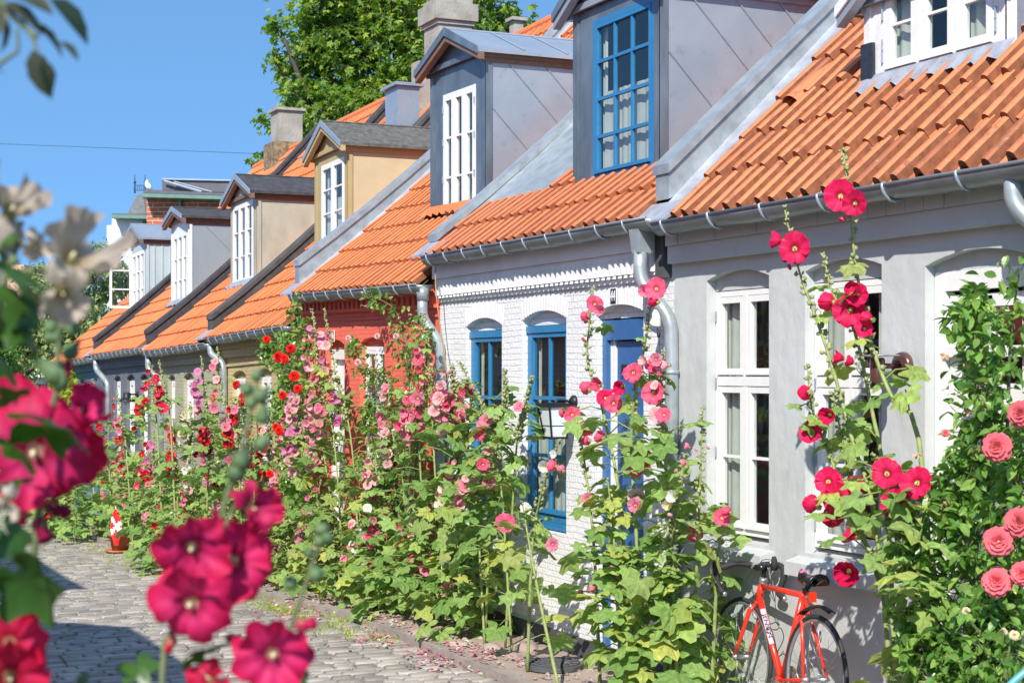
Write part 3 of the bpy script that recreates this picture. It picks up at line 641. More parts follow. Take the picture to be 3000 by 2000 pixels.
# flat arches over the openings, one brick proud of the wall
mb = MB()
for (a, b, zs, zp) in ((-11.78, -11.10, 2.30, 2.365), (-10.74, -10.03, 2.32, 2.385), (-9.60, -8.95, 2.33, 2.385)):
    n = 17
    for i in range(n):
        u0, u1 = i / n + .008, (i + 1) / n - .008; f = lambda u: zs + (zp - zs) * (1 - (2 * u - 1) ** 2); xa, xb = a - .02 + (b - a + .04) * u0, a - .02 + (b - a + .04) * u1
        mb.prism([(xa, 4.9965, f(u0)), (xb, 4.9965, f(u1)), (xb + (u1 - .5) * .05, 4.9965, f(u1) + .12), (xa + (u0 - .5) * .05, 4.9965, f(u0) + .12)], (0, .0035, 0))
    hb(W, mb, 'window_arch', M['white_paint']); mb = MB()
for (a, b, t) in ((-11.78, -11.10, 2.265), (-10.74, -10.03, 2.28)):
    window(W, a + .004, b - .004, .90, t, 5.04, cas=1, cols=2, rows=(.32, .64), fm='blue_wood', fw=.05, sash=.03, mw=.026, cur='low', below=.05)
    mb = MB(); mb.box(a + .004, 5.026, t - .05, b - .004, 5.039, t); hb(W, mb, 'head_board', M['blue_wood'])
mb = MB(); a, b = -9.595, -8.955
mb.box(a, 5.05, 0, a + .06, 5.14, 2.29); mb.box(b - .06, 5.05, 0, b, 5.14, 2.29); mb.box(a + .06, 5.051, 2.16, b - .06, 5.14, 2.29)
mb.box(a + .06, 5.08, 0, a + .075, 5.13, 2.16, 1); mb.box(a + .09, 5.08, 0, a + .125, 5.13, 2.16, 1)
mb.box(a + .135, 5.09, .02, b - .065, 5.135, 2.15)
for (z0, z1) in ((.2, .8), (.95, 1.75)): mb.box(a + .2, 5.078, z0, b - .12, 5.092, z1); mb.box(a + .225, 5.074, z0 + .03, b - .145, 5.079, z1 - .03)
mb.box(a + .21, 5.07, 1.93, a + .33, 5.092, 2.02); mb.box(a + .235, 5.063, 1.95, a + .305, 5.08, 2.0, 2)
d = hb(W, mb, 'door', [M['blue_dark'], M['white_wood'], M['black_metal']])
mb = MB(); mb.tube([(a + .17, 5.08, 1.05), (a + .17, 5.04, 1.05), (a + .26, 5.04, 1.05)], .009, 6); hb(W, mb, 'handle', M['zinc'], d, True)
mb = MB(); mb.box(W.xl + .02, 4.975, -.3, W.xr - .04, 5.003, .17); hb(W, mb, 'plinth', M['plinth'])
gutter(W, -12.16, -8.52, 2.865, bracket=.36)
dormer(W, (1685, 545), 1935, (1740, 530), (1740, 62), (1938, -100), (1800, -215), (1738, 1917), 'zinc_dark', 'zinc', 'zinc',
       dict(cas=1, cols=3, rows=(.25, .5, .75), fm='blue_wood', fw=.035, sash=.028, mw=.022, cur='low', below=.05), edge='zinc_dark', trim='zinc', apron=None,  # curtain cut to half height so the lower glass looks sunlit, the upper dark
       tl=(-12.22, -8.73, 4.83, YR, M['tile_new'], .150, .25), more=[(-12.4, -11.0, 5.2, 99)])
parapet(W, -12.42, -12.26, 3.06, M['pipe'], .12)
valley(W, -12.26, -11.02, 5.12, mat='pipe')
# rainwater head and swan neck at the right end
mb = MB(); mb.prism([(-8.76, 4.79, 2.82), (-8.64, 4.79, 2.82), (-8.66, 4.80, 2.67), (-8.74, 4.80, 2.67)], (0, .09, 0)); hb(W, mb, 'rainwater_head', M['pipe'])
pipe(W, [(-8.70, 4.84, 2.69), (-8.70, 4.835, 2.50), (-8.53, 4.955, 2.27), (-8.525, 4.955, 2.0), (-8.525, 4.955, -.05)], .042, 'pipe', (1.95, .9))
mb = MB(); mb.box(-8.70, 4.94, 2.52, -8.60, 5.003, 2.85); hb(W, mb, 'corner_pier', M['plinth'])

# ---- red house
Rr = house('red_brick_house', 'bright red painted brick house with a tall zinc dormer and small white windows', 'house', -16.05, -12.32, 2.70, -.017, M['red_brick'],
           [(-15.28, -14.72, .0, 2.20, 2.25, 2.16), (-14.27, -13.63, .75, 2.22, 2.27, 2.19)])
mb = MB(); ledge(mb, Rr, 2.605, 2.69, .06)
x = Rr.xl + .1
while x < Rr.xr - .1: mb.box(x, 4.948, 2.535, x + .065, 5.003, 2.604); x += .13
ledge(mb, Rr, 2.505, 2.534, .045); ledge(mb, Rr, 2.43, 2.45, .015); hb(Rr, mb, 'cornice', M['red_trim'])
mb = MB(); a, b = -15.275, -14.725
mb.box(a, 5.055, 0, a + .05, 5.125, 2.155); mb.box(b - .05, 5.055, 0, b, 5.125, 2.155); mb.box(a + .05, 5.056, 2.06, b - .05, 5.125, 2.155); mb.box(a + .05, 5.045, 1.62, b - .05, 5.125, 1.67)
mb.box(a + .05, 5.105, .02, b - .05, 5.12, 1.62); mb.box(a + .05, 5.105, 1.67, b - .05, 5.12, 2.06)
for (z0, z1) in ((.2, .75), (.9, 1.5)): mb.box(a + .12, 5.093, z0, b - .12, 5.106, z1)
hb(Rr, mb, 'door', M['white_wood'])
window(Rr, -14.265, -13.635, .80, 2.185, 5.05, cas=2, rows=(.5,), transom=1.70, cur='sides', cm='curtain_red', fw=.035)
sill(Rr, -14.31, -13.59, .76, .06, .04, 'red_trim')
gutter(Rr, -15.78, -12.27, 2.685, bracket=.36)
dormer(Rr, (1265, 629), 1425, (1299, 650), (1299, 280), (1403, 140), (1312, 78), (1299, 1394), 'zinc_dark', 'zinc', 'zinc',
       dict(cas=3, rows=(.33, .66), cur='sides', sash=.032, fw=.028, mw=.018, hinges=True), edge='zinc_dark', trim='brown_trim', fasc=False, apron='tile_far',
       tl=(-15.86, -12.42, 4.83, YR, M['tile_far'], .150, .25))
parapet(Rr, -16.14, -15.98, 3.05, M['pipe'], .23)
valley(Rr, -15.98, -15.78)
mb = MB(); mb.blob((-12.30, 4.84, 2.62), .055, 8, 0, (1, 1, 1.2)); mb.tube([(-12.30, 4.84, 2.66), (-12.30, 4.84, 2.56)], .05, 10); hb(Rr, mb, 'rainwater_head', M['pipe'], None, True)
pipe(Rr, [(-12.30, 4.84, 2.58), (-12.30, 4.835, 2.42), (-12.20, 4.95, 2.22), (-12.20, 4.955, 2.0), (-12.20, 4.955, -.05)], .042, 'pipe', (1.9, .9))

# ---- yellow house
Y = house('yellow_house', 'pale yellow brick house with an ochre boarded dormer and arched windows', 'house', -19.6, -16.05, 2.38, .022, M['yellow_brick'],
          [(-18.77, -18.19, .3, 1.93, 1.985, 1.90), (-17.70, -17.16, .4, 1.93, 1.985, 1.90)])
mb = MB(); ledge(mb, Y, 2.24, 2.36, .07); ledge(mb, Y, 2.14, 2.238, .045); ledge(mb, Y, 2.04, 2.07, .02); hb(Y, mb, 'cornice', M['yellow_brick'])
for (a, b) in ((-18.77, -18.19), (-17.70, -17.16)): window(Y, a + .004, b - .004, .45, 1.895, 5.05, cas=2, rows=(.5,), transom=1.35, cur='sides')
gutter(Y, -19.1, -15.95, 2.37, bracket=.33)
dormer(Y, (925, 733), 1020, (944, 716), (1009, 458), (1012, 408), (958, 344), (942, 1009), 'ochre_front', 'ochre', 'felt_worn',
       dict(cas=2, rows=(.36, .68), cur='low', sash=.032, fw=.028, mw=.018), trim='ochre_front', seams=None, edge='zinc', tl=(-19.42, -16.14, 4.83, YR, M['tile_far'], .15, .25))
parapet(Y, -19.74, -19.48, 2.68, M['felt_worn2'], .24)
pipe(Y, [(-19.15, 4.84, 2.3), (-19.15, 4.84, 2.2), (-18.98, 4.95, 2.08), (-18.98, 4.96, -.5)], .042)

# ---- beige house
B = house('beige_house', 'greyish beige brick house with a beige dormer under a black felt roof', 'house', -23.2, -19.6, 2.255, .02, M['beige_brick'],
          [(-22.1, -21.69, .2, 1.88, 1.93, 1.85), (-21.21, -20.67, .4, 1.88, 1.935, 1.85)])
mb = MB(); ledge(mb, B, 2.12, 2.24, .07); ledge(mb, B, 2.04, 2.118, .045); hb(B, mb, 'cornice', M['beige_brick'])
for (a, b) in ((-22.1, -21.69), (-21.21, -20.67)): window(B, a + .004, b - .004, .42, 1.845, 5.05, cas=2, rows=(.5,), transom=1.3, cur='sides')
gutter(B, -22.65, -19.2, 2.245, bracket=.33)
dormer(B, (679, 840), 754, (683, 837), (741, 584), (738, 556), (696, 505), (683, 742), 'beige_board', 'beige_board', 'felt',
       dict(cas=3, rows=(.33, .66), cur='low', sash=.03, fw=.028, mw=.016), seams=None, edge='zinc', apron='lead', tl=(-23.02, -19.66, 4.83, YR, M['tile_far'], .15, .25))
parapet(B, -23.34, -23.08, 2.58, M['felt'], .24)
pipe(B, [(-22.6, 4.84, 2.2), (-22.6, 4.84, 2.0), (-22.4, 4.97, 1.86), (-22.4, 4.97, -.6)], .045)

# ---- slate grey house
D = house('slate_grey_house', 'dark slate grey brick house with narrow white windows and a plain grey dormer', 'house', -27.2, -23.2, 2.245, .018, M['dark_brick'],
          [(-25.85, -25.33, .1, 1.85, 1.91, 1.82), (-24.88, -24.28, -.2, 1.85, 1.91, 1.82), (-23.9, -23.39, -.35, 1.84, 1.90, 1.81)])
mb = MB(); ledge(mb, D, 2.12, 2.23, .07); ledge(mb, D, 2.02, 2.118, .045); hb(D, mb, 'cornice', M['dark_brick'])
for (a, b, zb) in ((-25.85, -25.33, .2), (-24.88, -24.28, .0)): window(D, a + .004, b - .004, zb, 1.815, 5.05, cas=2, rows=(.5,), transom=1.25, cur='full')
mb = MB(); a, b = -23.896, -23.394; mb.box(a, 5.055, -.4, a + .05, 5.115, 1.805); mb.box(b - .05, 5.055, -.4, b, 5.115, 1.805); mb.box(a + .05, 5.056, 1.74, b - .05, 5.115, 1.805); mb.box(a + .05, 5.075, -.4, b - .05, 5.105, 1.74)
mb.box(a + .1, 5.065, .6, b - .1, 5.077, 1.6); hb(D, mb, 'door', M['white_wood'])
gutter(D, -26.6, -22.75, 2.235, bracket=.33)
dormer(D, (504, 895), 553, (510, 895), (549, 676), (541, 630), (512, 601), (508, 550), 'white_wood', 'grey_board', 'felt',
       dict(cas=3, rows=(.33, .66), cur='sides', sash=.03, fw=.028, mw=.016), seams='one', edge='zinc', apron='lead', tl=(-27.02, -23.27, 4.83, YR, M['tile_far'], .15, .25))
parapet(D, -27.34, -27.08, 2.55, M['felt'], .24)
pipe(D, [(-26.5, 4.84, 2.18), (-26.5, 4.84, 2.02), (-26.2, 4.97, 1.8), (-26.2, 4.97, -.7)], .045)

# ---- blue house at the far end
Bl = house('blue_house', 'small blue brick house at the far end with an open dormer casement', 'house', -31.3, -27.2, 2.125, .024, M['blue_brick'],
           [(-28.9, -28.4, .1, 1.78, 1.83, 1.75), (-27.5, -26.96 - .3, .0, 1.78, 1.83, 1.75)])
mb = MB(); ledge(mb, Bl, 2.0, 2.11, .07); ledge(mb, Bl, 1.93, 1.998, .04); hb(Bl, mb, 'cornice', M['blue_brick'])
for (a, b) in ((-28.9, -28.4), (-27.5, -27.26)): window(Bl, a + .004, b - .004, .2, 1.745, 5.05, cas=1, rows=(.5,), transom=1.25, cur='sides')
gutter(Bl, -30.6, -26.75, 2.115, bracket=.4)
o = dormer(Bl, (386, 918), 428, (393, 909), (424, 730), (424, 688), (394, 650), (388, 424), 'pale_board', 'pale_board', 'zinc',
       dict(cas=3, rows=(.33, .66), cur='sides', sash=.03, fw=.028, mw=.016), seams='vert', edge='zinc', apron=None, tl=(-31.3, -27.3, 4.83, YR, M['tile_far'], .15, .25))
by = Bl.dorm[2]; bx = Bl.dorm[0] + .06; bz = P(393, 905, by).z; bt = P(393, 738, by).z
mb = MB(); xx = bx; h0 = (bt - bz)
mb.box(xx - .03, by - .39, bz, xx, by - .35, bt); mb.box(xx - .03, by - .05, bz, xx, by - .01, bt)
for z in (bz, bz + h0 * .32, bz + h0 * .65, bt - .04): mb.box(xx - .028, by - .35, z, xx - .002, by - .05, z + (.04 if z in (bz, bt - .04) else .022))
hb(Bl, mb, 'open_casement', M['white_wood'], o); mb = MB(); mb.quad((xx - .015, by - .35, bz + .03), (xx - .015, by - .05, bz + .03), (xx - .015, by - .05, bt - .03), (xx - .015, by - .35, bt - .03)); hb(Bl, mb, 'pane', M['glass'], o)

# ---- chimneys (parts of their houses)
def chimney(h, x, y, w, d, z0, z1, cap='slab', base=False, name='chimney'):
    mb = MB(); mb.box(x - w / 2, y - d / 2, z0, x + w / 2, y + d / 2, z1)
    if cap == 'slab': mb.box(x - w / 2 - .05, y - d / 2 - .05, z1, x + w / 2 + .05, y + d / 2 + .05, z1 + .05)
    if cap == 'crown':
        mb.box(x - w / 2 - .03, y - d / 2 - .03, z1 - .32, x + w / 2 + .03, y + d / 2 + .03, z1 - .26)
        mb.box(x - w / 2 - .07, y - d / 2 - .07, z1 - .26, x + w / 2 + .07, y + d / 2 + .07, z1 - .02)
        mb.box(x - w / 2 - .01, y - d / 2 - .01, z1 - .02, x + w / 2 + .01, y + d / 2 + .01, z1 + .06)
    if base: mb.box(x - w / 2 - .11, y - d / 2 - .11, z0, x + w / 2 + .11, y + d / 2 + .11, z0 + base, 1)
    h2 = H(); h2.k = 0; h2.zr = 0; h2.xm = 0; h2.o = h.o
    return hb(h2, mb, name, [M['chimney'], M['moss']])
c = P(1312, 20, 8.8); chimney(B, c.x, 8.8, .55, .5, 5.6, P(1312, 18, 8.8).z, 'crown')
mb = MB(); 
chimney(B, P(1245, 200, 8.3).x, 8.3, .26, .3, 5.2, P(1245, 185, 8.3).z, None)
c = P(840, 330, 8.8); chimney(Bl, c.x, 8.8, .50, .45, 5.4, c.z, 'slab', base=.75)
c = P(1513, 45, 10.5); chimney(Y, c.x, 10.5, .16, .16, 4.5, c.z - .1, 'slab')
mb = MB(); c = P(1178, 268, 7.6); zz = B.zf(7.6)
mb.prism([(c.x - .19, 7.45, zz - .3), (c.x + .19, 7.45, zz - .3), (c.x + .24, 7.45, c.z), (c.x - .24, 7.45, c.z)], (0, .3, 0)); mb.box(c.x - .29, 7.4, c.z, c.x + .29, 7.8, c.z + .04)
hb(B, mb, 'roof_vent', M['zinc'])
# ------------------------------------------------------------------ ground, street, kerb
gm = MB(); xs = [60, 20, 0, -6, -12, -14, -16, -18, -24, -30, -40, -60, -64.4, -120, -400]; ys = [-400, -60, -8, 0, 4.3, 5, 14, 60, 400]
for i in range(len(xs) - 1):
    for j in range(len(ys) - 1): gm.quad((xs[i], ys[j], gz(xs[i]) - .05), (xs[i], ys[j + 1], gz(xs[i]) - .05), (xs[i + 1], ys[j + 1], gz(xs[i + 1]) - .05), (xs[i + 1], ys[j], gz(xs[i + 1]) - .05))
tag(build(gm, 'ground', M['joint']), kind='structure')
st = MB(); x = -5.0
while x > -42:
    cw = rr(.10, .135); y = -1.6 + rr(0, .2)
    while y < 4.24:
        wd_ = rr(.13, .26); y1 = min(y + wd_, 4.25)
        if y1 - y > .06:
            g = .004 + rr(0, .005); t = rr(-.005, .005); z = gz(x) + t; e = .018
            xa, xb, ya, yb_ = x - cw + g, x - g, y + g, y1 - g
            j = lambda: rr(-.006, .006); vs = []
            for (ins, zz) in ((0, -.045), (.002, -.010), (e * .45, -.001), (e * 1.2, .002)):
                vs += [(xa + ins + j(), ya + ins + j(), z + zz), (xb - ins + j(), ya + ins + j(), z + zz), (xb - ins + j(), yb_ - ins + j(), z + zz), (xa + ins + j(), yb_ - ins + j(), z + zz)]
            fs = [(q * 4 + r, q * 4 + (r + 1) % 4, q * 4 + 4 + (r + 1) % 4, q * 4 + 4 + r) for q in range(3) for r in range(4)] + [(12, 13, 14, 15)]
            st.add(vs, fs)
        y = y1
    x -= cw
tag(build(st, 'road', M['sett'], smooth=True), kind='structure')
pv = MB(); n = 60
for i in range(n):
    a, b = 0 - i * .8, -(i + 1) * .8
    pv.add([(a, 4.33, gz(a) + .032), (a, 5.05, gz(a) + .05), (b, 5.05, gz(b) + .05), (b, 4.33, gz(b) + .032), (a, 4.33, gz(a) - .2), (b, 4.33, gz(b) - .2)], [(0, 1, 2, 3), (0, 3, 5, 4)])
tag(build(pv, 'pavement', M['soil']), kind='structure')
kb = MB(); x = -4
while x > -40:
    l = rr(.45, .9); g = gz(x - l / 2); kb.box(x - l + .01, 4.245 + rr(-.01, .01), g - .1, x, 4.335 + rr(-.008, .012), g + .048 + rr(-.006, .006)); x -= l
tag(build(kb, 'kerb', M['kerb']), kind='structure')
# ------------------------------------------------------------------ plants: leaf, flower and bud shapes
def frame(d, roll=0.0):
    d = Vector(d).normalized(); a = d.orthogonal().normalized(); b = d.cross(a)
    c, s = math.cos(roll), math.sin(roll); return a * c + b * s, b * c - a * s, d
def hleaf(mb, c, d, size, m=0, droop=.3, lobes=5):
    """lobed hollyhock leaf: c where the stalk joins, d the way the tip points, folded along its veins"""
    d = Vector(d).normalized(); up = Vector((0, 0, 1)); side = d.cross(up)
    if side.length < .1: side = Vector((1, 0, 0))
    side.normalize(); nr = side.cross(d).normalized(); q = rr(-.7, .7); nr, side = nr * math.cos(q) + side * math.sin(q), side * math.cos(q) - nr * math.sin(q)
    n = lobes * 4; o = [Vector(c) + d * size * .35]; k1 = []; k2 = []; dp = rr(.5, 1.3) * droop
    for i in range(n):
        a = -math.pi * .9 + 1.8 * math.pi * i / (n - 1); ph = (i / (n - 1)) * lobes
        lob = abs(math.sin(math.pi * ph)) ** 1.1; r = size * (.47 + .42 * lob * (1 - .25 * abs(a) / math.pi)) * rr(.93, 1.07)
        fold = .07 * size * (1 if i % 4 < 2 else -1)
        v = d * math.cos(a) * r + side * math.sin(a) * r
        k2.append(o[0] + v + nr * (fold * .6 - dp * size * (r / size) ** 2) ); k1.append(o[0] + v * .5 + nr * (-fold * .5 - dp * size * (r / size) ** 2 * .25 + .02 * size))
    vs = o + k1 + k2; fs = [(0, 1 + i, 2 + i) for i in range(n - 1)] + [(1 + i, 1 + n + i, 2 + n + i, 2 + i) for i in range(n - 1)]
    mb.add(vs, fs, m)
def oleaf(mb, c, d, size, m=0, wid=.5, fold=.12, curl=.25):
    """simple pointed oval leaf folded on its midrib"""
    d = Vector(d).normalized(); side = d.cross(Vector((rr(-.3, .3), rr(-.3, .3), 1)))
    if side.length < .1: side = Vector((1, 0, 0))
    side.normalize(); nr = side.cross(d).normalized(); q = rr(-.9, .9); nr, side = nr * math.cos(q) + side * math.sin(q), side * math.cos(q) - nr * math.sin(q)
    vs = []
    for (u, w_) in ((0, 0), (.22, .8), (.5, 1), (.78, .66), (1, 0)):
        cc = Vector(c) + d * size * u - nr * size * curl * u * u
        if w_ == 0: vs.append(cc)
        else: vs += [cc - side * size * wid * .5 * w_ + nr * fold * size * w_, cc, cc + side * size * wid * .5 * w_ + nr * fold * size * w_]
    mb.add(vs, [(0, 2, 1), (0, 3, 2), (1, 2, 5, 4), (2, 3, 6, 5), (4, 5, 8, 7), (5, 6, 9, 8), (7, 8, 10), (8, 9, 10)], m)
def cluster(mb, c, size, n, m=0, spread=1.0, wid=.5):
    for _ in range(n):
        v = Vector((rr(-1, 1), rr(-1, 1), rr(-1, 1)))
        if v.length > 1: v.normalize()
        oleaf(mb, Vector(c) + v * spread, (v.x + rr(-.6, .6), v.y + rr(-.6, .6), v.z * .6 + rr(-.7, .5)), size * rr(.7, 1.2), m, wid)
def flowermesh(name, col, var=0, open_=1.0, rag=0.0):
    """five broad overlapping petals, ruffled and veined, round a throat; stamen column and calyx; faces +Z, radius 1"""
    mb = MB(); R_ = random.Random(var * 7 + 3); ang = []; nu, nv = 8, 11
    cone = (1 - open_) * 1.6 + .28
    for i in range(5):
        a0 = 2 * math.pi * i / 5 + R_.uniform(-.12, .12); ln = 1 + R_.uniform(-.08, .06) - rag * R_.uniform(0, .22); ph = R_.random() * 6; cup = cone + R_.uniform(-.08, .08) * (1 + 2 * rag); wd = R_.uniform(.78, .92) * (1 - .25 * rag * R_.random()); vs = []; at_ = []
        curl = R_.uniform(-.12, .22) * (1 + 2.2 * rag)
        for u in range(nu):
            uu = u / (nu - 1)
            for v in range(nv):
                vv = (v - nv // 2) / (nv // 2); a = a0 + vv * wd * (.86 + .14 * min(1, uu * 1.6)) 
                edge = 1 - .10 * abs(vv) ** 3 * uu - .035 * uu * (math.sin(vv * 8 + ph) + .6 * math.sin(vv * 17 + 2 * ph)) - rag * .12 * uu * math.sin(vv * 5 + ph)
                r = (.05 + .95 * uu ** .9) * ln * edge
                z = -.30 + cup * 1.25 * uu ** .75 - curl * uu ** 3 + .035 * vv * uu + uu * uu * (.055 * math.sin(vv * 7 + ph) + .03 * math.sin(vv * 15 + ph * 2)) * (1 + 1.6 * rag) + rag * .25 * uu * uu * math.sin(a0 * 1.5 + ph)
                r *= 1 - max(0, cup - .3) * .42 * uu
                vs.append((math.cos(a) * r, math.sin(a) * r, z)); at_.append(min(1, uu)); ang.append(i + vv * .5)
        mb.add(vs, [(u * nv + v, u * nv + v + 1, (u + 1) * nv + v + 1, (u + 1) * nv + v) for u in range(nu - 1) for v in range(nv - 1)], 0, at_)
    k0 = len(mb.v)
    mb.tube([(0, 0, -.28), (0.01, 0, -.08), (.02, .01, .10)], [.03, .05, .035], 6, 1)
    vs = [(0, 0, -.46)]
    for i in range(10): a = 2 * math.pi * i / 10; q = .34 if i % 2 == 0 else .2; vs.append((math.cos(a) * q, math.sin(a) * q, -.34 if i % 2 == 0 else -.42))
    mb.add(vs, [(0, 1 + (i + 1) % 10, 1 + i) for i in range(10)], 2)
    ang += [0.0] * (len(mb.v) - k0)
    return mb.mesh(name, [M[col], M['stamen'], M['bud']], smooth=True, att=True, att2=ang)
def budmesh(name, col):                                    # furled bloom in its calyx, points +Z
    mb = MB(); prof = [(.10, 0), (.32, .15), (.36, .45), (.30, .9), (.34, 1.15), (.12, 1.25)]; n = 10; vs = []; at_ = []
    for k, (r, z) in enumerate(prof):
        for i in range(n): a = 2 * math.pi * i / n + z * .9; q = r * (1 + .18 * math.sin(5 * a)); vs.append((math.cos(a) * q, math.sin(a) * q, z)); at_.append(.55 + .35 * z)
    mb.add(vs, [(k * n + i, k * n + (i + 1) % n, (k + 1) * n + (i + 1) % n, (k + 1) * n + i) for k in range(5) for i in range(n)], 0, at_)
    vs = [(0, 0, -.15)]
    for i in range(10): a = 2 * math.pi * i / 10; q = .44 if i % 2 == 0 else .34; vs.append((math.cos(a) * q, math.sin(a) * q, .62 if i % 2 == 0 else .2))
    mb.add(vs, [(0, 1 + (i + 1) % 10, 1 + i) for i in range(10)], 1); return mb.mesh(name, [M[col], M['bud']], smooth=True, att=True)
def rosemesh(name, col, var=0):
    """full double rose: whorls of cupped petals"""
    mb = MB(); R_ = random.Random(var + 50); idx = 0
    for (cnt, rad, tilt, ln, h) in ((3, .05, .10, .42, .18), (5, .14, .30, .50, .12), (6, .24, .60, .58, .05), (7, .34, .95, .64, -.04), (8, .40, 1.30, .66, -.14)):
        for i in range(cnt):
            a = 2 * math.pi * (i + .5 * (idx % 2)) / cnt + R_.uniform(-.15, .15); idx += 1
            out = Vector((math.cos(a), math.sin(a), 0)); sd = Vector((-math.sin(a), math.cos(a), 0)); wv = .42 + .25 * rad; vs = []; at_ = []
            for u in range(4):
                for v in range(5):
                    uu = u / 3; vv = (v - 2) / 2; t = tilt * (.5 + .7 * uu) + R_.uniform(-.05, .05)
                    p = out * (rad * .6 + ln * uu * math.sin(t)) + Vector((0, 0, h + ln * uu * math.cos(t) * .8)) + sd * vv * wv * (.35 + .65 * math.sin(math.pi * min(.85, .25 + uu * .6))) * (1 if uu < .99 else .85)
                    p += -out * (vv * vv) * .12 * (1.1 - uu) + Vector((0, 0, 1)) * R_.uniform(-.02, .02) * uu
                    if uu > .99: p += out * .06 * R_.uniform(-.2, 1)
                    vs.append(p); at_.append(min(1, .15 + .85 * rad / .4 * .6 + .35 * uu))
            mb.add(vs, [(u * 5 + v, u * 5 + v + 1, u * 5 + v + 6, u * 5 + v + 5) for u in range(3) for v in range(4)], 0, at_)
    return mb.mesh(name, [M[col]], smooth=True, att=True)
M['stamen'] = pm('pale_stamen', (.80, .76, .42), .7, var=.05)
FL = {}
def fl(col, kind):
    k = (col, kind)
    if k not in FL:
        if kind == 'bud': FL[k] = budmesh('flower_bud', col)
        elif kind.startswith('rose'): FL[k] = rosemesh('rose_bloom', col, int(kind[-1]))
        elif kind[0] == 'r': FL[k] = flowermesh('flower', col, int(kind[-1]) + 4, 1.0, .6)
        elif kind[0] == 's': FL[k] = flowermesh('flower', col, int(kind[-1]) + 9, .80, 1.0)
        else: FL[k] = flowermesh('flower', col, int(kind[-1]), 1.0 if kind[0] == 'o' else .62)
    return FL[k]
CAMP = Vector((0, 0, EYE))
def bloom(parent, pos, size, col, kind=None, face=None, name='flower', jit=.45):
    kind = kind or RND.choice(('o0', 'o1', 'o2', 'h0'))
    pos = Vector(pos); loc = pos - origin(parent)
    if face is None:
        f = (CAMP - pos).normalized() * .8 + Vector((.35, -.6, .1)); face = f.normalized() + Vector((rr(-1, 1), rr(-1, 1), rr(-.7, .6))) * jit
    q = (Vector(face).normalized().to_track_quat('Z', 'Y') @ Euler((0, 0, rr(0, 6.28))).to_quaternion()).to_euler(); 
    return part(name, fl(col, kind), parent, loc, q, size)
def curve(pts, n=18):
    """smooth path through the points"""
    P_ = [Vector(p) for p in pts]
    if len(P_) == 2: return [P_[0].lerp(P_[1], i / n) for i in range(n + 1)]
    P_ = [P_[0] * 2 - P_[1]] + P_ + [P_[-1] * 2 - P_[-2]]; out = []; seg = len(P_) - 3
    for i in range(n + 1):
        t = i / n * seg; k = min(int(t), seg - 1); u = t - k; a, b, c, d = P_[k:k + 4]
        out.append(.5 * ((2 * b) + (c - a) * u + (2 * a - 5 * b + 4 * c - d) * u * u + (3 * b - a - 3 * c + d) * u ** 3))
    return out
def budball(mb, c, r, m=0):
    mb.blob(c, r, 5, m, (1, 1, .95))
    c = Vector(c); d = Vector((rr(-1, 1), rr(-1, 1), rr(.2, 1))).normalized(); a, b, _ = frame(d, rr(0, 3))
    mb.add([c + d * r * 2.0] + [c + d * r * .3 + (a * math.cos(q) + b * math.sin(q)) * r * .85 for q in (0, 1.26, 2.5, 3.77, 5.03)], [(0, 1 + i, 1 + (i + 1) % 5) for i in range(5)], m)
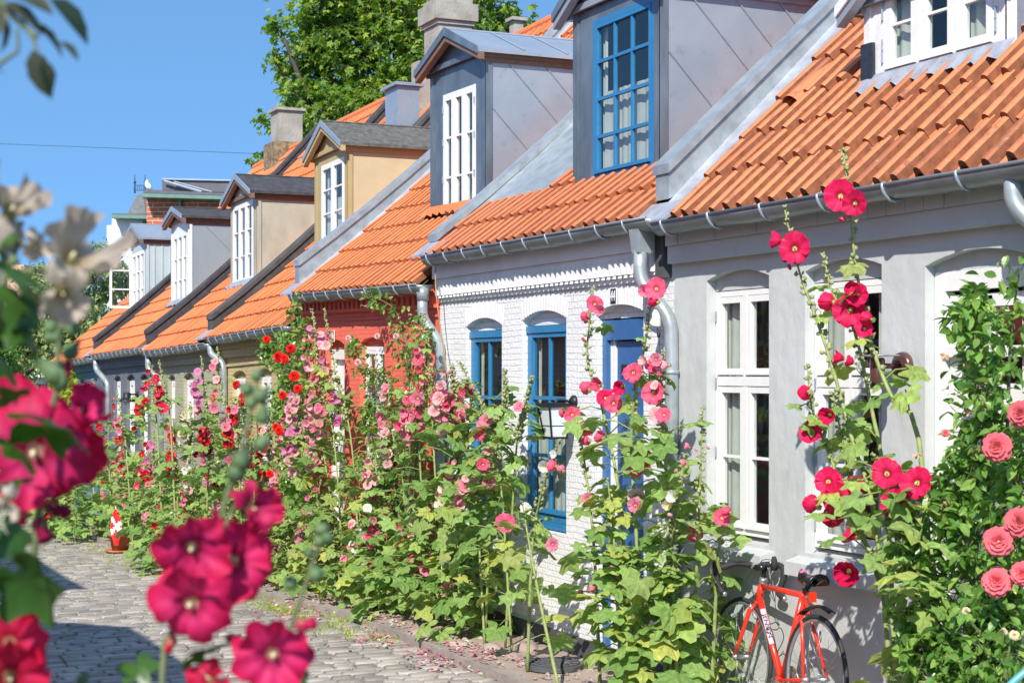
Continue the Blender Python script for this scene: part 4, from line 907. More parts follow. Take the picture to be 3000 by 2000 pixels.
def hollyhock(path, label, group=None, col='pink', flowers=(), nfl=0, leaves=40, lsize=.11, low=.45, fsize=.05, spread=.22, buds=1.0, r0=.013, leafm='hleaf', budr=.011, ftop=.35, stemm='stem', extra=(), leaf_top=.8, name='hollyhock', toward=-.04, jit=.45, leaf_low=0.0):
    """path from the ground to the tip; flowers = [(x, y, radius_px, colour, kind)] measured on the photo"""
    pts = curve(path, 22); base = Vector(path[0])
    o = thing(name, base, label, 'hollyhock', group)
    st_ = MB(); n = len(pts); st_.tube(pts, [r0 * (1 - .72 * i / (n - 1)) for i in range(n)], 6)
    for ex in extra:
        e = curve(ex, 12); st_.tube(e, [r0 * .75 * (1 - .7 * i / 12) for i in range(13)], 6)
    lf = MB(); H_ = (pts[-1] - base).length
    def on(pp, u): t = u * (len(pp) - 1); k = min(int(t), len(pp) - 2); return pp[k].lerp(pp[k + 1], t - k)
    for i in range(leaves):
        u = low * (RND.random() ** .75) if i < leaves * leaf_top else rr(low, .8)
        u = leaf_low + (1 - leaf_low) * u
        c = on(pts, u); a = rr(0, 2 * math.pi); d = Vector((math.cos(a), math.sin(a) - .25, rr(-.5, .35)))
        reach = spread * (1 - u * .85) * rr(.2, 1.1); tip = c + Vector((math.cos(a) * reach, (math.sin(a) + toward) * reach, rr(-.02, .10)))
        tip.z = max(tip.z, gz(tip.x) + .08); 
        if tip.y > 4.94: tip.y = 4.94 - rr(0, .05)
        st_.tube([c, c.lerp(tip, .5) + Vector((0, 0, .02)), tip], .0035, 4, 0, False)
        hleaf(lf, tip, (d.x, d.y, rr(-1.3, .1) if u < .35 else rr(-.8, .3)), lsize * rr(.6, 1.25) * (1.12 - .8 * u))
    bd = MB()
    for pp, s in [(pts, 1.0)] + [(curve(e, 12), .7) for e in extra]:
        k = int(26 * buds * s * min(1.3, H_ / 1.4))
        for i in range(k):
            u = .42 + .58 * (i / max(1, k)) + rr(-.01, .01); u = min(u, 1); c = on(pp, u); a = rr(0, 6.28); q = budr * (1.45 - .75 * u) * 1.6 * rr(.7, 1.2)
            off = (.03 - .018 * u) * rr(.6, 1.3); p = c + Vector((math.cos(a) * off, math.sin(a) * off, rr(-.005, .02))); st_.tube([c, p], .0028, 3, 0, False); budball(bd, p, q * .62)
        for i in range(int(4 * s)): budball(bd, pp[-1] + Vector((rr(-1, 1), rr(-1, 1), rr(-1, .5))) * budr * 1.1, budr * .6)
    build(st_, 'stem', M[stemm], o, True); 
    if lf.v: build(lf, 'foliage', M[leafm], o)
    if bd.v: build(bd, 'buds', M['bud'], o, True)
    D = base.y
    for f in flowers:
        x, y, r = f[:3]; c_ = f[3] if len(f) > 3 and f[3] else col; kd = f[4] if len(f) > 4 else None
        # depth: nearest point of the stem seen from the camera
        best = min(pts, key=lambda p: (P(x, y, p.y) - p).length); dep = best.y - .07; pos = P(x, y, dep)
        Yc = ST * pos.y - CT * pos.x; s = r / FP * Yc
        if kd == 'bud': part('flower_bud', fl(c_, 'bud'), o, pos - base, (rr(.3, 1.6), 0, rr(-2, 2)), s)
        elif kd == 'side': bloom(o, pos, s * 1.15, c_, 'h0', Vector((rr(-1, -.5), rr(-.5, .1), rr(-.1, .3))))
        else: bloom(o, pos, s * (1.14 if c_ == 'crimson' else 1.0) * rr(.95, 1.06), c_, kd, jit=jit * .7)
    for i in range(nfl):
        u = rr(ftop, .93); c = on(pts, u) if not extra or RND.random() < .6 else on(curve(RND.choice(extra), 12), rr(.3, .95))
        a = rr(0, 6.28); fw = min(.16, spread * .45) * (1.2 - u); p = c + Vector((math.cos(a) * .045 + fw * .2, math.sin(a) * .03 - .03 - fw * rr(.5, 1), rr(-.02, .02))); cc = col if isinstance(col, str) else RND.choice(col)
        k = RND.random()
        if k < .3: part('flower_bud', fl(cc, 'bud'), o, p - base, (rr(.3, 1.8), 0, rr(-3, 3)), fsize * .55)
        else: bloom(o, p, fsize * rr(.6, 1.15) * (1.1 - .35 * u), cc, jit=jit * 1.3)
    return o
# ------------------------------------------------------------------ the hollyhocks along the houses
def hpath(base_px, tips_px, D=4.6, dy=0.0):
    """stem from the pavement through points of the photo; all at distance D from the street's axis"""
    b = P(base_px[0], base_px[1], D); b.z = gz(b.x) + .04
    return [b] + [P(x, y, D - .02 * i + dy) for i, (x, y) in enumerate(tips_px)]
HH = hollyhock
# in front of the grey house
HH(hpath((2765, 1500), [(2700, 1340), (2610, 1160), (2545, 980), (2505, 760), (2490, 600), (2470, 440)], 4.45),
   'tallest crimson hollyhock, its tip reaching above the gutter of the grey house', col='crimson', flowers=[(2462, 575, 40), (2503, 597, 34, None, 'o1'), (2478, 640, 20, None, 'bud'), (2490, 908, 44), (2440, 885, 34, None, 'side'), (2512, 862, 30), (2552, 935, 26, None, 'side'), (2530, 962, 26), (2558, 985, 14, None, 'bud'), (2503, 850, 26, None, 'h0')],
   leaves=10, lsize=.13, low=.5, spread=.2, r0=.013, budr=.013, buds=1.5)
HH(hpath((2640, 1900), [(2570, 1560), (2500, 1300), (2440, 1080), (2390, 930), (2340, 790), (2298, 610)], 4.42),
   'slender leaning hollyhock with one crimson bloom high beside the grey house first tall window', col='crimson', flowers=[(2328, 726, 44), (2290, 705, 30, None, 'side'), (2300, 765, 18, None, 'bud'), (2316, 790, 14, None, 'bud')],
   leaves=7, lsize=.11, low=.4, spread=.15, buds=1.8)
HH(hpath((2640, 1900), [(2600, 1500), (2550, 1180), (2500, 960), (2440, 860), (2412, 745)], 4.5),
   'short bud-covered hollyhock spike between the two tall crimson ones', col='crimson', flowers=[(2470, 1050, 26, None, 'side'), (2500, 1062, 20, None, 'side'), (2470, 925, 15, None, 'bud')], leaves=12, lsize=.13, low=.7, spread=.22, buds=1.5)
HH(hpath((2690, 2000), [(2600, 1750), (2500, 1530), (2430, 1330), (2380, 1200), (2365, 1070)], 4.38),
   'crimson hollyhock with a cluster of blooms before the second window of the grey house', col='crimson',
   flowers=[(2368, 1148, 27, None, 'side'), (2375, 1263, 32), (2430, 1215, 32, 'crimson'), (2392, 1482, 33, None, 'side'), (2425, 1408, 36), (2452, 1458, 40), (2508, 1422, 26), (2440, 1510, 30), (2398, 1525, 20, None, 'bud'), (2505, 1572, 30, None, 'side'), (2486, 1673, 44), (2488, 1712, 24, None, 'bud')],
   leaves=22, lsize=.12, low=.7, spread=.17, buds=1.9, extra=[hpath((2660, 1950), [(2600, 1780), (2510, 1500), (2470, 1300), (2440, 1150)], 4.42)[1:]])
HH(hpath((2760, 2000), [(2740, 1700), (2680, 1500), (2600, 1420), (2560, 1330)], 4.36),
   'hollyhock with three wide open crimson blooms beside the rose bush', col='crimson', flowers=[(2597, 1384, 40, None, 'o2'), (2684, 1413, 42, None, 'o0'), (2624, 1473, 40, None, 'o1'), (2645, 1520, 20, 'mauve', 'bud')],
   leaves=36, lsize=.15, low=.8, spread=.36, buds=.8)
HH(hpath((2740, 2050), [(2730, 1850), (2700, 1750), (2660, 1690), (2620, 1640)], 4.30), 'leafy low hollyhock stalk under the crimson blooms, without open flowers', col='crimson', leaves=44, lsize=.13, low=.9, spread=.26, buds=.8)
# by the blue door
HH(hpath((1850, 1900), [(1820, 1500), (1765, 1200), (1722, 1060), (1728, 930), (1735, 845)], 4.5),
   'tall pink hollyhock rising over the left jamb of the blue door', col='hotpink', flowers=[(1742, 890, 26), (1762, 912, 22, 'pink'), (1722, 925, 18, None, 'side'), (1714, 945, 16, None, 'bud'), (1725, 1140, 24, None, 'side'), (1757, 1128, 28, None, 'h0'), (1787, 1145, 16, None, 'bud'), (1714, 1000, 12, None, 'bud')],
   leaves=24, lsize=.12, low=.42, spread=.28, buds=1.9)
HH(hpath((1900, 1900), [(1860, 1500), (1850, 1250), (1880, 1060), (1900, 950), (1912, 830)], 4.46),
   'tall hollyhock crossing the blue door, topmost blooms beside the bent downpipe', col='hotpink', flowers=[(1921, 846, 32), (1893, 852, 26, 'pink'), (1925, 885, 22, 'crimson', 'side'), (1854, 1091, 28), (1820, 1132, 26, 'crimson', 'h0'), (1797, 1181, 28), (1774, 1165, 22, 'crimson'), (1865, 1365, 30), (1882, 1337, 24, 'crimson'), (1890, 1360, 18)],
   leaves=26, lsize=.13, low=.42, spread=.28, buds=1.9)
HH(hpath((1990, 1950), [(1960, 1500), (1940, 1250), (1935, 1120), (1945, 1030)], 4.5),
   'hollyhock thick with pink blooms at the corner of the white and the grey house', col=('hotpink', 'pink', 'pale'), flowers=[(1913, 1148, 34, 'hotpink'), (1920, 1053, 20, 'pink'), (1944, 1214, 22, 'hotpink'), (1958, 1070, 18, 'pale', 'side'), (1925, 1215, 26, 'pale')], nfl=9, leaves=30, lsize=.13, low=.5, spread=.3, buds=1.8, ftop=.45)
HH(hpath((1760, 1900), [(1740, 1600), (1712, 1350), (1690, 1230)], 4.44), 'pink hollyhock reaching in front of the black wall lantern', col='hotpink', flowers=[(1676, 1214, 26, None, 'o0'), (1658, 1206, 18, None, 'side'), (1715, 1255, 26), (1725, 1290, 18, None, 'side'), (1765, 1282, 22, None, 'side')], leaves=11, lsize=.11, low=.5, spread=.18, buds=1.6)
HH(hpath((2020, 1950), [(2042, 1650), (2052, 1400), (2058, 1190)], 4.62), 'thin bare hollyhock spike with tiny pink buds left of the bicycle', col='pink', flowers=[(2018, 1309, 12, None, 'side'), (2042, 1322, 10, None, 'bud'), (2078, 1315, 10, None, 'bud')], leaves=12, lsize=.12, low=.3, spread=.13, buds=1.8)
HH(hpath((2080, 1950), [(2100, 1700), (2112, 1560), (2120, 1480)], 4.72), 'low hollyhock with two bright blooms just left of the handlebar', col='hotpink', flowers=[(2114, 1516, 26), (2138, 1500, 20, None, 'side'), (2036, 1562, 26)], leaves=22, lsize=.12, low=.85, spread=.15, buds=.8)
HH(hpath((1950, 2000), [(1950, 1700), (1985, 1500), (2008, 1330)], 4.5), 'leafy hollyhock with pale pink and white blooms left of the grey house wall', col=('pale', 'white'), flowers=[(1865, 1455, 28, 'pale'), (1975, 1455, 24, 'white'), (1958, 1478, 22, 'cream'), (2010, 1355, 14, 'pink', 'side')], nfl=4, leaves=42, lsize=.14, low=.65, spread=.23, buds=1.4)
HH(hpath((1830, 2010), [(1810, 1800), (1800, 1600), (1780, 1400)], 4.40), 'leafy hollyhock with one wide pale bloom low in front of the blue door', col='pink', flowers=[(1794, 1684, 28, 'pale', 'o0'), (1860, 1480, 24, 'pink'), (1720, 1460, 20, 'pink'), (1700, 1690, 14, 'pink', 'side'), (1700, 1735, 13, 'hotpink'), (1740, 1730, 16, 'pink', 'side')], leaves=50, lsize=.15, low=.85, spread=.42, buds=1.0)
for (bx_, tips, D_, sp, nl, lab) in ((1850, [(1850, 1780), (1840, 1640)], 4.42, .40, 60, 'big-leaved hollyhock clump without blooms at the foot of the blue door'), (1960, [(1970, 1800), (1975, 1640)], 4.5, .20, 60, 'big-leaved hollyhock clump without blooms at the corner of the grey house'), (2110, [(2120, 1840), (2130, 1720)], 4.93, .26, 30, 'broad green hollyhock leaves on the wall behind the front wheel of the bicycle')):
    HH(hpath((bx_, 2000), tips, D_), lab, leaves=nl, lsize=.16, low=1.0, spread=sp, buds=.1, leaf_top=1, leaf_low=.0)
HH(hpath((1640, 1990), [(1580, 1750), (1545, 1560), (1530, 1470)], 4.33, -.02), 'bare bent hollyhock stalk leaning left from the kerb by the white house', leaves=5, lsize=.12, low=.9, spread=.1, buds=.5)
HH(hpath((1545, 1900), [(1560, 1600), (1590, 1430), (1640, 1290)], 4.45), 'hollyhock with pink and white blooms crossing the foot of the second blue window', col='pink', flowers=[(1628, 1365, 22, 'hotpink', 'side'), (1650, 1378, 16, 'pink', 'side'), (1597, 1365, 24, 'white'), (1618, 1594, 22, 'pink', 'o0'), (1540, 1490, 20, 'white'), (1480, 1530, 28, 'hotpink'), (1620, 1330, 12, 'white')], leaves=14, lsize=.12, low=.45, spread=.22, buds=1.6)
# the mass before the white and the red house
MASS = [
 # base x, tip list, colours, n flowers, leaves, label
 (1500, [(1470, 1450), (1440, 1250), (1345, 1060)], ('pink', 'hotpink'), 3, 44, 'hollyhock leaning left over the first blue window with sparse pink blooms'),
 (1480, [(1510, 1350), (1530, 1230), (1560, 1100)], (), 0, 30, 'bud-covered bare spike leaning right between the two blue windows'),
 (1420, [(1450, 1300), (1480, 1180), (1478, 1085)], (), 0, 30, 'bare bud spike across the right edge of the first blue window'),
 (1400, [(1370, 1350), (1385, 1180), (1375, 1120)], ('hotpink', 'pink'), 7, 46, 'pink hollyhock at the left jamb of the first blue window'),
 (1350, [(1330, 1300), (1330, 1150), (1325, 1070)], ('pink', 'hotpink'), 8, 40, 'hollyhock crowned by a cluster of pink blooms below the swan neck of the red house'),
 (1300, [(1270, 1300), (1262, 1100), (1240, 920)], ('hotpink', 'pink'), 6, 40, 'tall pink hollyhock whose tip stands before the downpipe between red and white house'),
 (1260, [(1230, 1350), (1225, 1200), (1205, 1130)], ('hotpink', 'pink', 'white'), 8, 44, 'pink and white hollyhock below the corner of the red house'),
 (1200, [(1180, 1400), (1150, 1250), (1140, 1110)], ('pink', 'pale'), 7, 42, 'soft pink hollyhock before the window of the red house'),
 (1420, [(1400, 1500), (1410, 1400), (1420, 1330)], ('white', 'pink'), 8, 50, 'white hollyhock low before the first blue window'),
 (1340, [(1330, 1520), (1345, 1420), (1350, 1330)], ('white', 'hotpink', 'pale'), 9, 52, 'white and pink hollyhock in the middle of the mass by the white house'),
 (1150, [(1120, 1500), (1110, 1400), (1085, 1330)], ('mauve', 'pink'), 6, 50, 'mauve-pink hollyhock before the foot of the red wall'),
 (1060, [(1030, 1300), (985, 1100), (950, 905)], ('mauve',), 6, 40, 'tall mauve hollyhock right of the red climbing rose, the nearer of the two tallest'),
 (1010, [(980, 1300), (935, 1100), (915, 905)], ('mauve', 'pink'), 6, 40, 'tall mauve hollyhock right of the red climbing rose, the farther of the two tallest'),
 (1000, [(960, 1400), (930, 1250), (925, 1130)], ('mauve', 'pale', 'pink'), 13, 46, 'hollyhock dense with mauve and pale blooms below the white door of the red house'),
 (930, [(890, 1400), (880, 1250), (878, 1140)], ('pale', 'mauve'), 14, 46, 'pale pink hollyhock dense with blooms under the red climbing rose'),
 (880, [(850, 1500), (840, 1350), (850, 1180)], ('pale', 'pink'), 14, 46, 'pale pink hollyhock before the right window of the yellow house'),
 (840, [(800, 1450), (790, 1320), (800, 1200)], ('pale', 'red'), 8, 46, 'pale and red hollyhock before the yellow house'),
]
for i, (bx_, tips, cols, nf, nl, lab) in enumerate(MASS):
    HH(hpath((bx_, 1750), tips, (4.60, 4.68, 4.63, 4.74)[i % 4]), lab, leaf_low=.05, r0=.010, col=(cols + ('pale',)) if cols else 'pink', nfl=int(nf * 3.2) + 1, leaves=int(nl * .95), lsize=.12, low=.52, spread=.32, buds=3.2, fsize=.053, ftop=.36, budr=.012)
ORD = ('first', 'second', 'third', 'fourth', 'fifth', 'sixth', 'seventh', 'eighth', 'ninth', 'tenth')
def clump(n, xa, xb, D, h, lab, grp, cols, nfl, leaves=60, lsize=.15, spread=.42, mat='hleaf', top=1.0, ya=None):
    for i in range(n):
        X = xa + (xb - xa) * (i + rr(.2, .8)) / n; y = D + rr(-.10, .10); g = gz(X) + .03; hh = h * rr(.8, 1.15)
        b = Vector((X, y, g)); p = [b, b + Vector((rr(-.05, .05), rr(-.04, .04), hh * .5)), b + Vector((rr(-.12, .12), rr(-.06, .04), hh))]
        HH(p, ORD[i] + ' from the right of the ' + lab, grp, leaf_low=.04, r0=.009, col=cols, nfl=nfl * 3 + RND.choice((0, 1)), leaves=leaves, lsize=lsize * .85, low=.8 * top, spread=spread, buds=1.6, fsize=.050, ftop=.4, leafm=mat)
clump(8, -10.75, -13.4, 4.64, .85, 'leafy low hollyhocks before the white and red houses', 'low hollyhocks before the white and red houses', ('pink', 'hotpink', 'white', 'pale'), 3, 72)
clump(7, -13.6, -16.6, 4.60, 1.0, 'leafy low hollyhocks before the red house', 'low hollyhocks before the red house', ('pink', 'mauve', 'pale'), 3, 66)
clump(8, -16.6, -19.8, 4.52, 1.15, 'leafy low hollyhocks before the yellow house', 'low hollyhocks before the yellow house', ('red', 'pale', 'pink', 'white'), 5, 60, mat='hleaf_far')
clump(9, -19.6, -24.5, 4.55, 1.25, 'leafy hollyhocks before the beige and slate grey houses', 'low hollyhocks before the beige and slate houses', ('red', 'pink', 'hotpink', 'cream'), 5, 60, mat='hleaf_far', spread=.5)
clump(3, -17.4, -19.1, 4.12, .75, 'street edge hollyhocks right of the flower pot', 'street edge hollyhocks right of the flower pot', ('red', 'pink'), 2, 60, mat='hleaf_far', spread=.42)
clump(4, -22.8, -25.6, 3.95, .8, 'street edge hollyhocks left of the flower pot', 'street edge hollyhocks left of the flower pot', ('red', 'maroon'), 2, 60, mat='hleaf_far', spread=.45)
clump(6, -24.5, -30, 4.1, 1.2, 'leafy hollyhocks before the blue house at the far end', 'hollyhocks before the blue house', ('hotpink', 'red', 'maroon'), 5, 56, mat='hleaf_far', spread=.5)
# tall ones in the far part, one by one
FAR = [
 (700, [(690, 1300), (650, 1150), (638, 1020)], ('pink', 'pale'), 5, 'pink hollyhock rising before the gutter joint of the yellow and beige houses'),
 (640, [(615, 1300), (600, 1150), (590, 1048)], ('mauve', 'pale'), 7, 'hollyhock with a pale pink cluster before the right window of the beige house'),
 (520, [(500, 1250), (485, 1150), (465, 1060)], ('red', 'crimson'), 5, 'red hollyhock at the beige house downpipe, right one of the pair'),
 (480, [(460, 1250), (448, 1150), (438, 1062)], ('red', 'crimson'), 4, 'red hollyhock at the beige house downpipe, left one of the pair'),
 (430, [(420, 1300), (418, 1200), (420, 1155)], ('red',), 4, 'red hollyhock before the white door of the slate grey house'),
 (390, [(370, 1320), (360, 1250), (342, 1145)], ('red', 'pink'), 6, 'red hollyhock left of the barn lamp'),
 (300, [(290, 1300), (282, 1200), (272, 1112)], ('hotpink', 'pink'), 9, 'coral pink hollyhock before the blue house'),
 (560, [(555, 1350), (560, 1260), (558, 1190)], ('white', 'cream'), 6, 'white hollyhock in the middle of the row before the beige house'),
 (600, [(610, 1400), (620, 1300), (615, 1240)], ('red', 'maroon', 'pink'), 9, 'dark red and pink hollyhock before the beige house'),
 (520, [(520, 1420), (515, 1350), (510, 1230)], ('red', 'hotpink'), 9, 'hollyhock with red blooms before the left window of the beige house'),
 (460, [(455, 1450), (452, 1370), (450, 1260)], ('mauve', 'red'), 9, 'mauve and red hollyhock before the slate grey house'),
 (720, [(700, 1400), (695, 1280), (700, 1170)], ('red', 'pink'), 8, 'red hollyhock before the left window of the yellow house'),
 (760, [(745, 1450), (740, 1330), (735, 1230)], ('red', 'pale'), 8, 'red and pale hollyhock between the windows of the yellow house'),
 (380, [(370, 1430), (365, 1350), (368, 1290)], ('hotpink', 'pink'), 9, 'pink hollyhock before the left half of the slate grey house'),
 (290, [(270, 1400), (262, 1350), (262, 1330)], ('maroon',), 7, 'dark maroon hollyhock at the street side near the far end'),
 (330, [(320, 1380), (312, 1300), (310, 1230)], ('red', 'hotpink'), 8, 'bright red hollyhock between the slate grey and blue houses'),
]
for i, (bx_, tips, cols, nf, lab) in enumerate(FAR):
    HH(hpath((bx_, 1500), tips, (4.4, 4.55, 4.3)[i % 3]), lab, col=cols, nfl=int(nf * 2.4) + 1, leaves=30, lsize=.12, low=.55, spread=.32, buds=2.6, fsize=.058, ftop=.42, leafm='hleaf_far', budr=.013)

# ------------------------------------------------------------------ roses
def rosebush(name, label, base, limbs, nleaf, lsize, blooms, col, fsize, faded=0, leafm='rleaf', cat='rose bush', dens=.16, kinds=('rose0', 'rose1', 'rose2')):
    o = thing(name, base, label, cat); br = MB(); lf = MB(); dr = MB(); B_ = Vector(base); tot = []
    for L_ in limbs:
        pp = curve(L_, 16); br.tube(pp, [.014 * (1 - .75 * i / 16) for i in range(17)], 6); tot.append(pp)
    for i in range(nleaf):
        pp = RND.choice(tot); u = rr(.08, 1); t = u * 16; k = min(int(t), 15); c = pp[k].lerp(pp[k + 1], t - k)
        v = Vector((rr(-1, 1), rr(-.8, .5), rr(-1, 1))) * dens * (1.15 - .75 * u) * 1.4; q = c + v
        if q.y > 4.93: q.y = 4.93 - rr(0, .04)
        if q.z < gz(q.x) + .05: continue
        br.tube([c.lerp(q, .3), q], .002, 3, 0, False)
        for j in range(3): oleaf(lf, q + Vector((rr(-1, 1), rr(-1, 1), rr(-1, 1))) * lsize * .5, (rr(-1, 1), rr(-1, .5), rr(-.9, .5)), lsize * rr(.7, 1.15), 0, .6)
    if faded:
        for i in range(faded):
            pp = RND.choice(tot); c = pp[RND.randrange(7, 17)] + Vector((rr(-1, 1), rr(-1, .3), rr(-1, 1))) * dens * .7; 
            for j in range(4): oleaf(lf, c, (rr(-1, 1), rr(-1, 1), rr(-1, .3)), lsize * .45, 1, .7)
    build(br, 'branches', M['stem_dark'], o, True); build(lf, 'foliage', [M[leafm], M['dry']], o)
    for (x, y, r, D_) in blooms:
        p = P(x, y, D_); Yc = ST * p.y - CT * p.x; bloom(o, p, r / FP * Yc * 1.1, col if not isinstance(col, tuple) else RND.choice(col), RND.choice(kinds), name='rose_bloom', jit=.2)
    return o
def LP(D, *px):
    out = []
    for (x, y) in px: p = P(x, y, D); p.z = max(p.z, gz(p.x) + .03); out.append(p)
    return out
b = P(2870, 2150, 4.5); b.z = .04
rosebush('rose_bush', 'large rose bush with coral double blooms before the grey house door', b,
         [LP(4.45, (2870, 2150), (2890, 1700), (2890, 1300), (2870, 1050), (2830, 900)), LP(4.5, (2870, 2150), (2930, 1700), (2950, 1300), (2960, 1000), (2985, 800)), LP(4.4, (2900, 2150), (2960, 1800), (2990, 1500), (2980, 1200)),
          LP(4.35, (2860, 2150), (2780, 1850), (2700, 1650), (2660, 1500)), LP(4.4, (2870, 2150), (2840, 1700), (2800, 1500), (2770, 1400)), LP(4.6, (2900, 2150), (2900, 1500), (2890, 1100), (2870, 860)), LP(4.3, (2850, 2100), (2760, 1950), (2680, 1850)),
          LP(4.4, (2900, 2150), (2980, 1900), (3030, 1600), (3060, 1200)), LP(4.3, (2880, 2150), (2900, 1950), (2920, 1750)), LP(4.45, (2870, 2150), (2860, 1600), (2870, 1350), (2900, 1200))],
         1250, .060, [(2920, 1310, 44, 4.2), (2990, 1212, 40, 4.25), (2985, 1530, 46, 4.15), (2925, 1585, 44, 4.1), (2920, 1703, 44, 4.12), (2995, 1680, 36, 4.15), (2770, 1268, 12, 4.3)], 'coral', .1, 14, dens=.145)
b = P(2860, 2200, 4.3); b.z = .05
ye = LP(4.22, (2860, 2200), (2870, 2000), (2900, 1850)); o = rosebush('rose_bush', 'small yellow and dark red rose tangle at the foot of the coral rose bush', b, [ye, LP(4.2, (2900, 2200), (2940, 2000), (2960, 1880)), LP(4.2, (2900, 2200), (2860, 2050), (2840, 1960))], 160, .06,
         [(2830, 1790, 13, 4.18), (2972, 1860, 15, 4.18), (2940, 1850, 12, 4.2)], 'yellow' if False else 'cream', .05)
b = P(905, 1600, 4.75); b.z = gz(b.x) + .03
rosebush('climbing_rose', 'climbing rose with scarlet blooms between the yellow and the red house', b,
         [LP(4.75, (905, 1600), (890, 1350), (870, 1150), (850, 1010), (800, 985)), LP(4.7, (905, 1600), (900, 1300), (900, 1100), (895, 1000), (870, 880)), LP(4.7, (905, 1600), (870, 1400), (830, 1250), (810, 1150)), LP(4.75, (905, 1600), (880, 1300), (850, 1100), (790, 1030), (785, 1010))],
         620, .062, [(781, 994, 12, 4.55), (815, 1045, 17, 4.5), (852, 1022, 15, 4.5), (833, 1051, 14, 4.52), (862, 1103, 17, 4.5), (872, 1139, 13, 4.5), (828, 1158, 13, 4.5), (808, 1250, 12, 4.45), (818, 1262, 14, 4.45), (790, 1388, 12, 4.4)], 'scarlet', .06, dens=.14)
b = P(690, 1500, 4.6); b.z = gz(b.x) + .03
rosebush('climbing_rose', 'low rose with a scarlet trio of blooms before the left window of the yellow house', b, [LP(4.6, (690, 1500), (700, 1300), (715, 1180)), LP(4.6, (690, 1500), (650, 1300), (620, 1180))], 160, .055,
         [(692, 1127, 13, 4.4), (713, 1165, 16, 4.4), (705, 1178, 13, 4.4), (730, 1175, 13, 4.4), (635, 1115, 12, 4.4), (622, 1165, 11, 4.4)], 'scarlet', .06, dens=.12)
b = P(1190, 1650, 4.75); b.z = gz(b.x) + .03
rosebush('rose_bush', 'glossy rose bush with faded blush blooms climbing to the gutter of the red house', b,
         [LP(4.75, (1190, 1650), (1180, 1350), (1200, 1150), (1190, 1000), (1150, 900), (1070, 862)), LP(4.7, (1190, 1650), (1220, 1350), (1240, 1150), (1250, 1020), (1220, 930)), LP(4.72, (1190, 1650), (1120, 1350), (1090, 1250), (1090, 1180)), LP(4.75, (1190, 1650), (1150, 1300), (1140, 1150), (1060, 1060), (1030, 1000)),
          LP(4.7, (1190, 1650), (1160, 1450), (1130, 1300), (1120, 1210)), LP(4.75, (1190, 1650), (1200, 1300), (1170, 1180), (1120, 1090), (1080, 1120)), LP(4.7, (1190, 1650), (1140, 1500), (1100, 1400), (1060, 1350))],
         760, .050, [(1049, 1062, 11, 4.6), (1105, 985, 9, 4.6), (1020, 990, 9, 4.6), (1160, 985, 10, 4.6)], 'pale', .05, 120, dens=.13, kinds=('rose0',))

# on the photographer's side of the street: mirrored in the panes of the near houses
for i, X in enumerate((-3.4, -4.6, -5.9, -7.3, -8.8, -10.4)):
    b = Vector((X, -.34, .0)); HH([b, b + Vector((.03, 0, .9)), b + Vector((.0, .03, 1.9))], ORD[i] + ' hollyhock from the lens on the near side of the street, outside the frame', 'hollyhocks on the near side of the street', col=('hotpink', 'pink', 'red'), nfl=9, leaves=60, lsize=.16, low=.75, spread=.26, buds=1, fsize=.06)
# ------------------------------------------------------------------ red racing bicycle leaning on the grey wall
M['bike_red'] = pm('red_bike_lacquer', (.80, .035, .015), .25, var=.04, coat=.5)
M['rubber'] = pm('tyre_rubber', (.035, .035, .038), .7, var=.2, scale=30)
M['tape'] = pm('handlebar_tape', (.03, .03, .032), .75, var=.2, scale=40, bump=.4, bscale=120)
M['alu'] = pm('brushed_alloy', (.55, .56, .58), .35, .8, var=.1, scale=20)
M['saddle'] = pm('black_saddle', (.015, .015, .017), .25, var=.1)
M['reflector'] = pm('red_reflector', (.75, .04, .01), .2, var=.1, scale=60)
M['decal'] = pm('pale_decal', (.62, .55, .66), .4, var=.03)
M['pinkp'] = pm('pink_patch', (.85, .12, .38), .4, var=.05)
def textmesh(s, size, ext=.002):
    cu = bpy.data.curves.new('lettering', 'FONT'); cu.body = s; cu.size = size; cu.extrude = ext; cu.align_x = 'CENTER'; cu.align_y = 'CENTER'; cu.offset = size * .015
    tmp = bpy.data.objects.new('lettering_source', cu); COL.objects.link(tmp); dg = bpy.context.evaluated_depsgraph_get(); me = bpy.data.meshes.new_from_object(tmp.evaluated_get(dg))
    bpy.data.objects.remove(tmp); return me
RH = P(2389, 1990, 4.75); FH = P(2172, 1922, 4.85); WR = .322
up = Vector((0, .06, 1)).normalized()
o = thing('bicycle', (RH.x, RH.y, .06), 'red racing bicycle with black drop handlebars leaning against the grey house wall', 'bicycle')
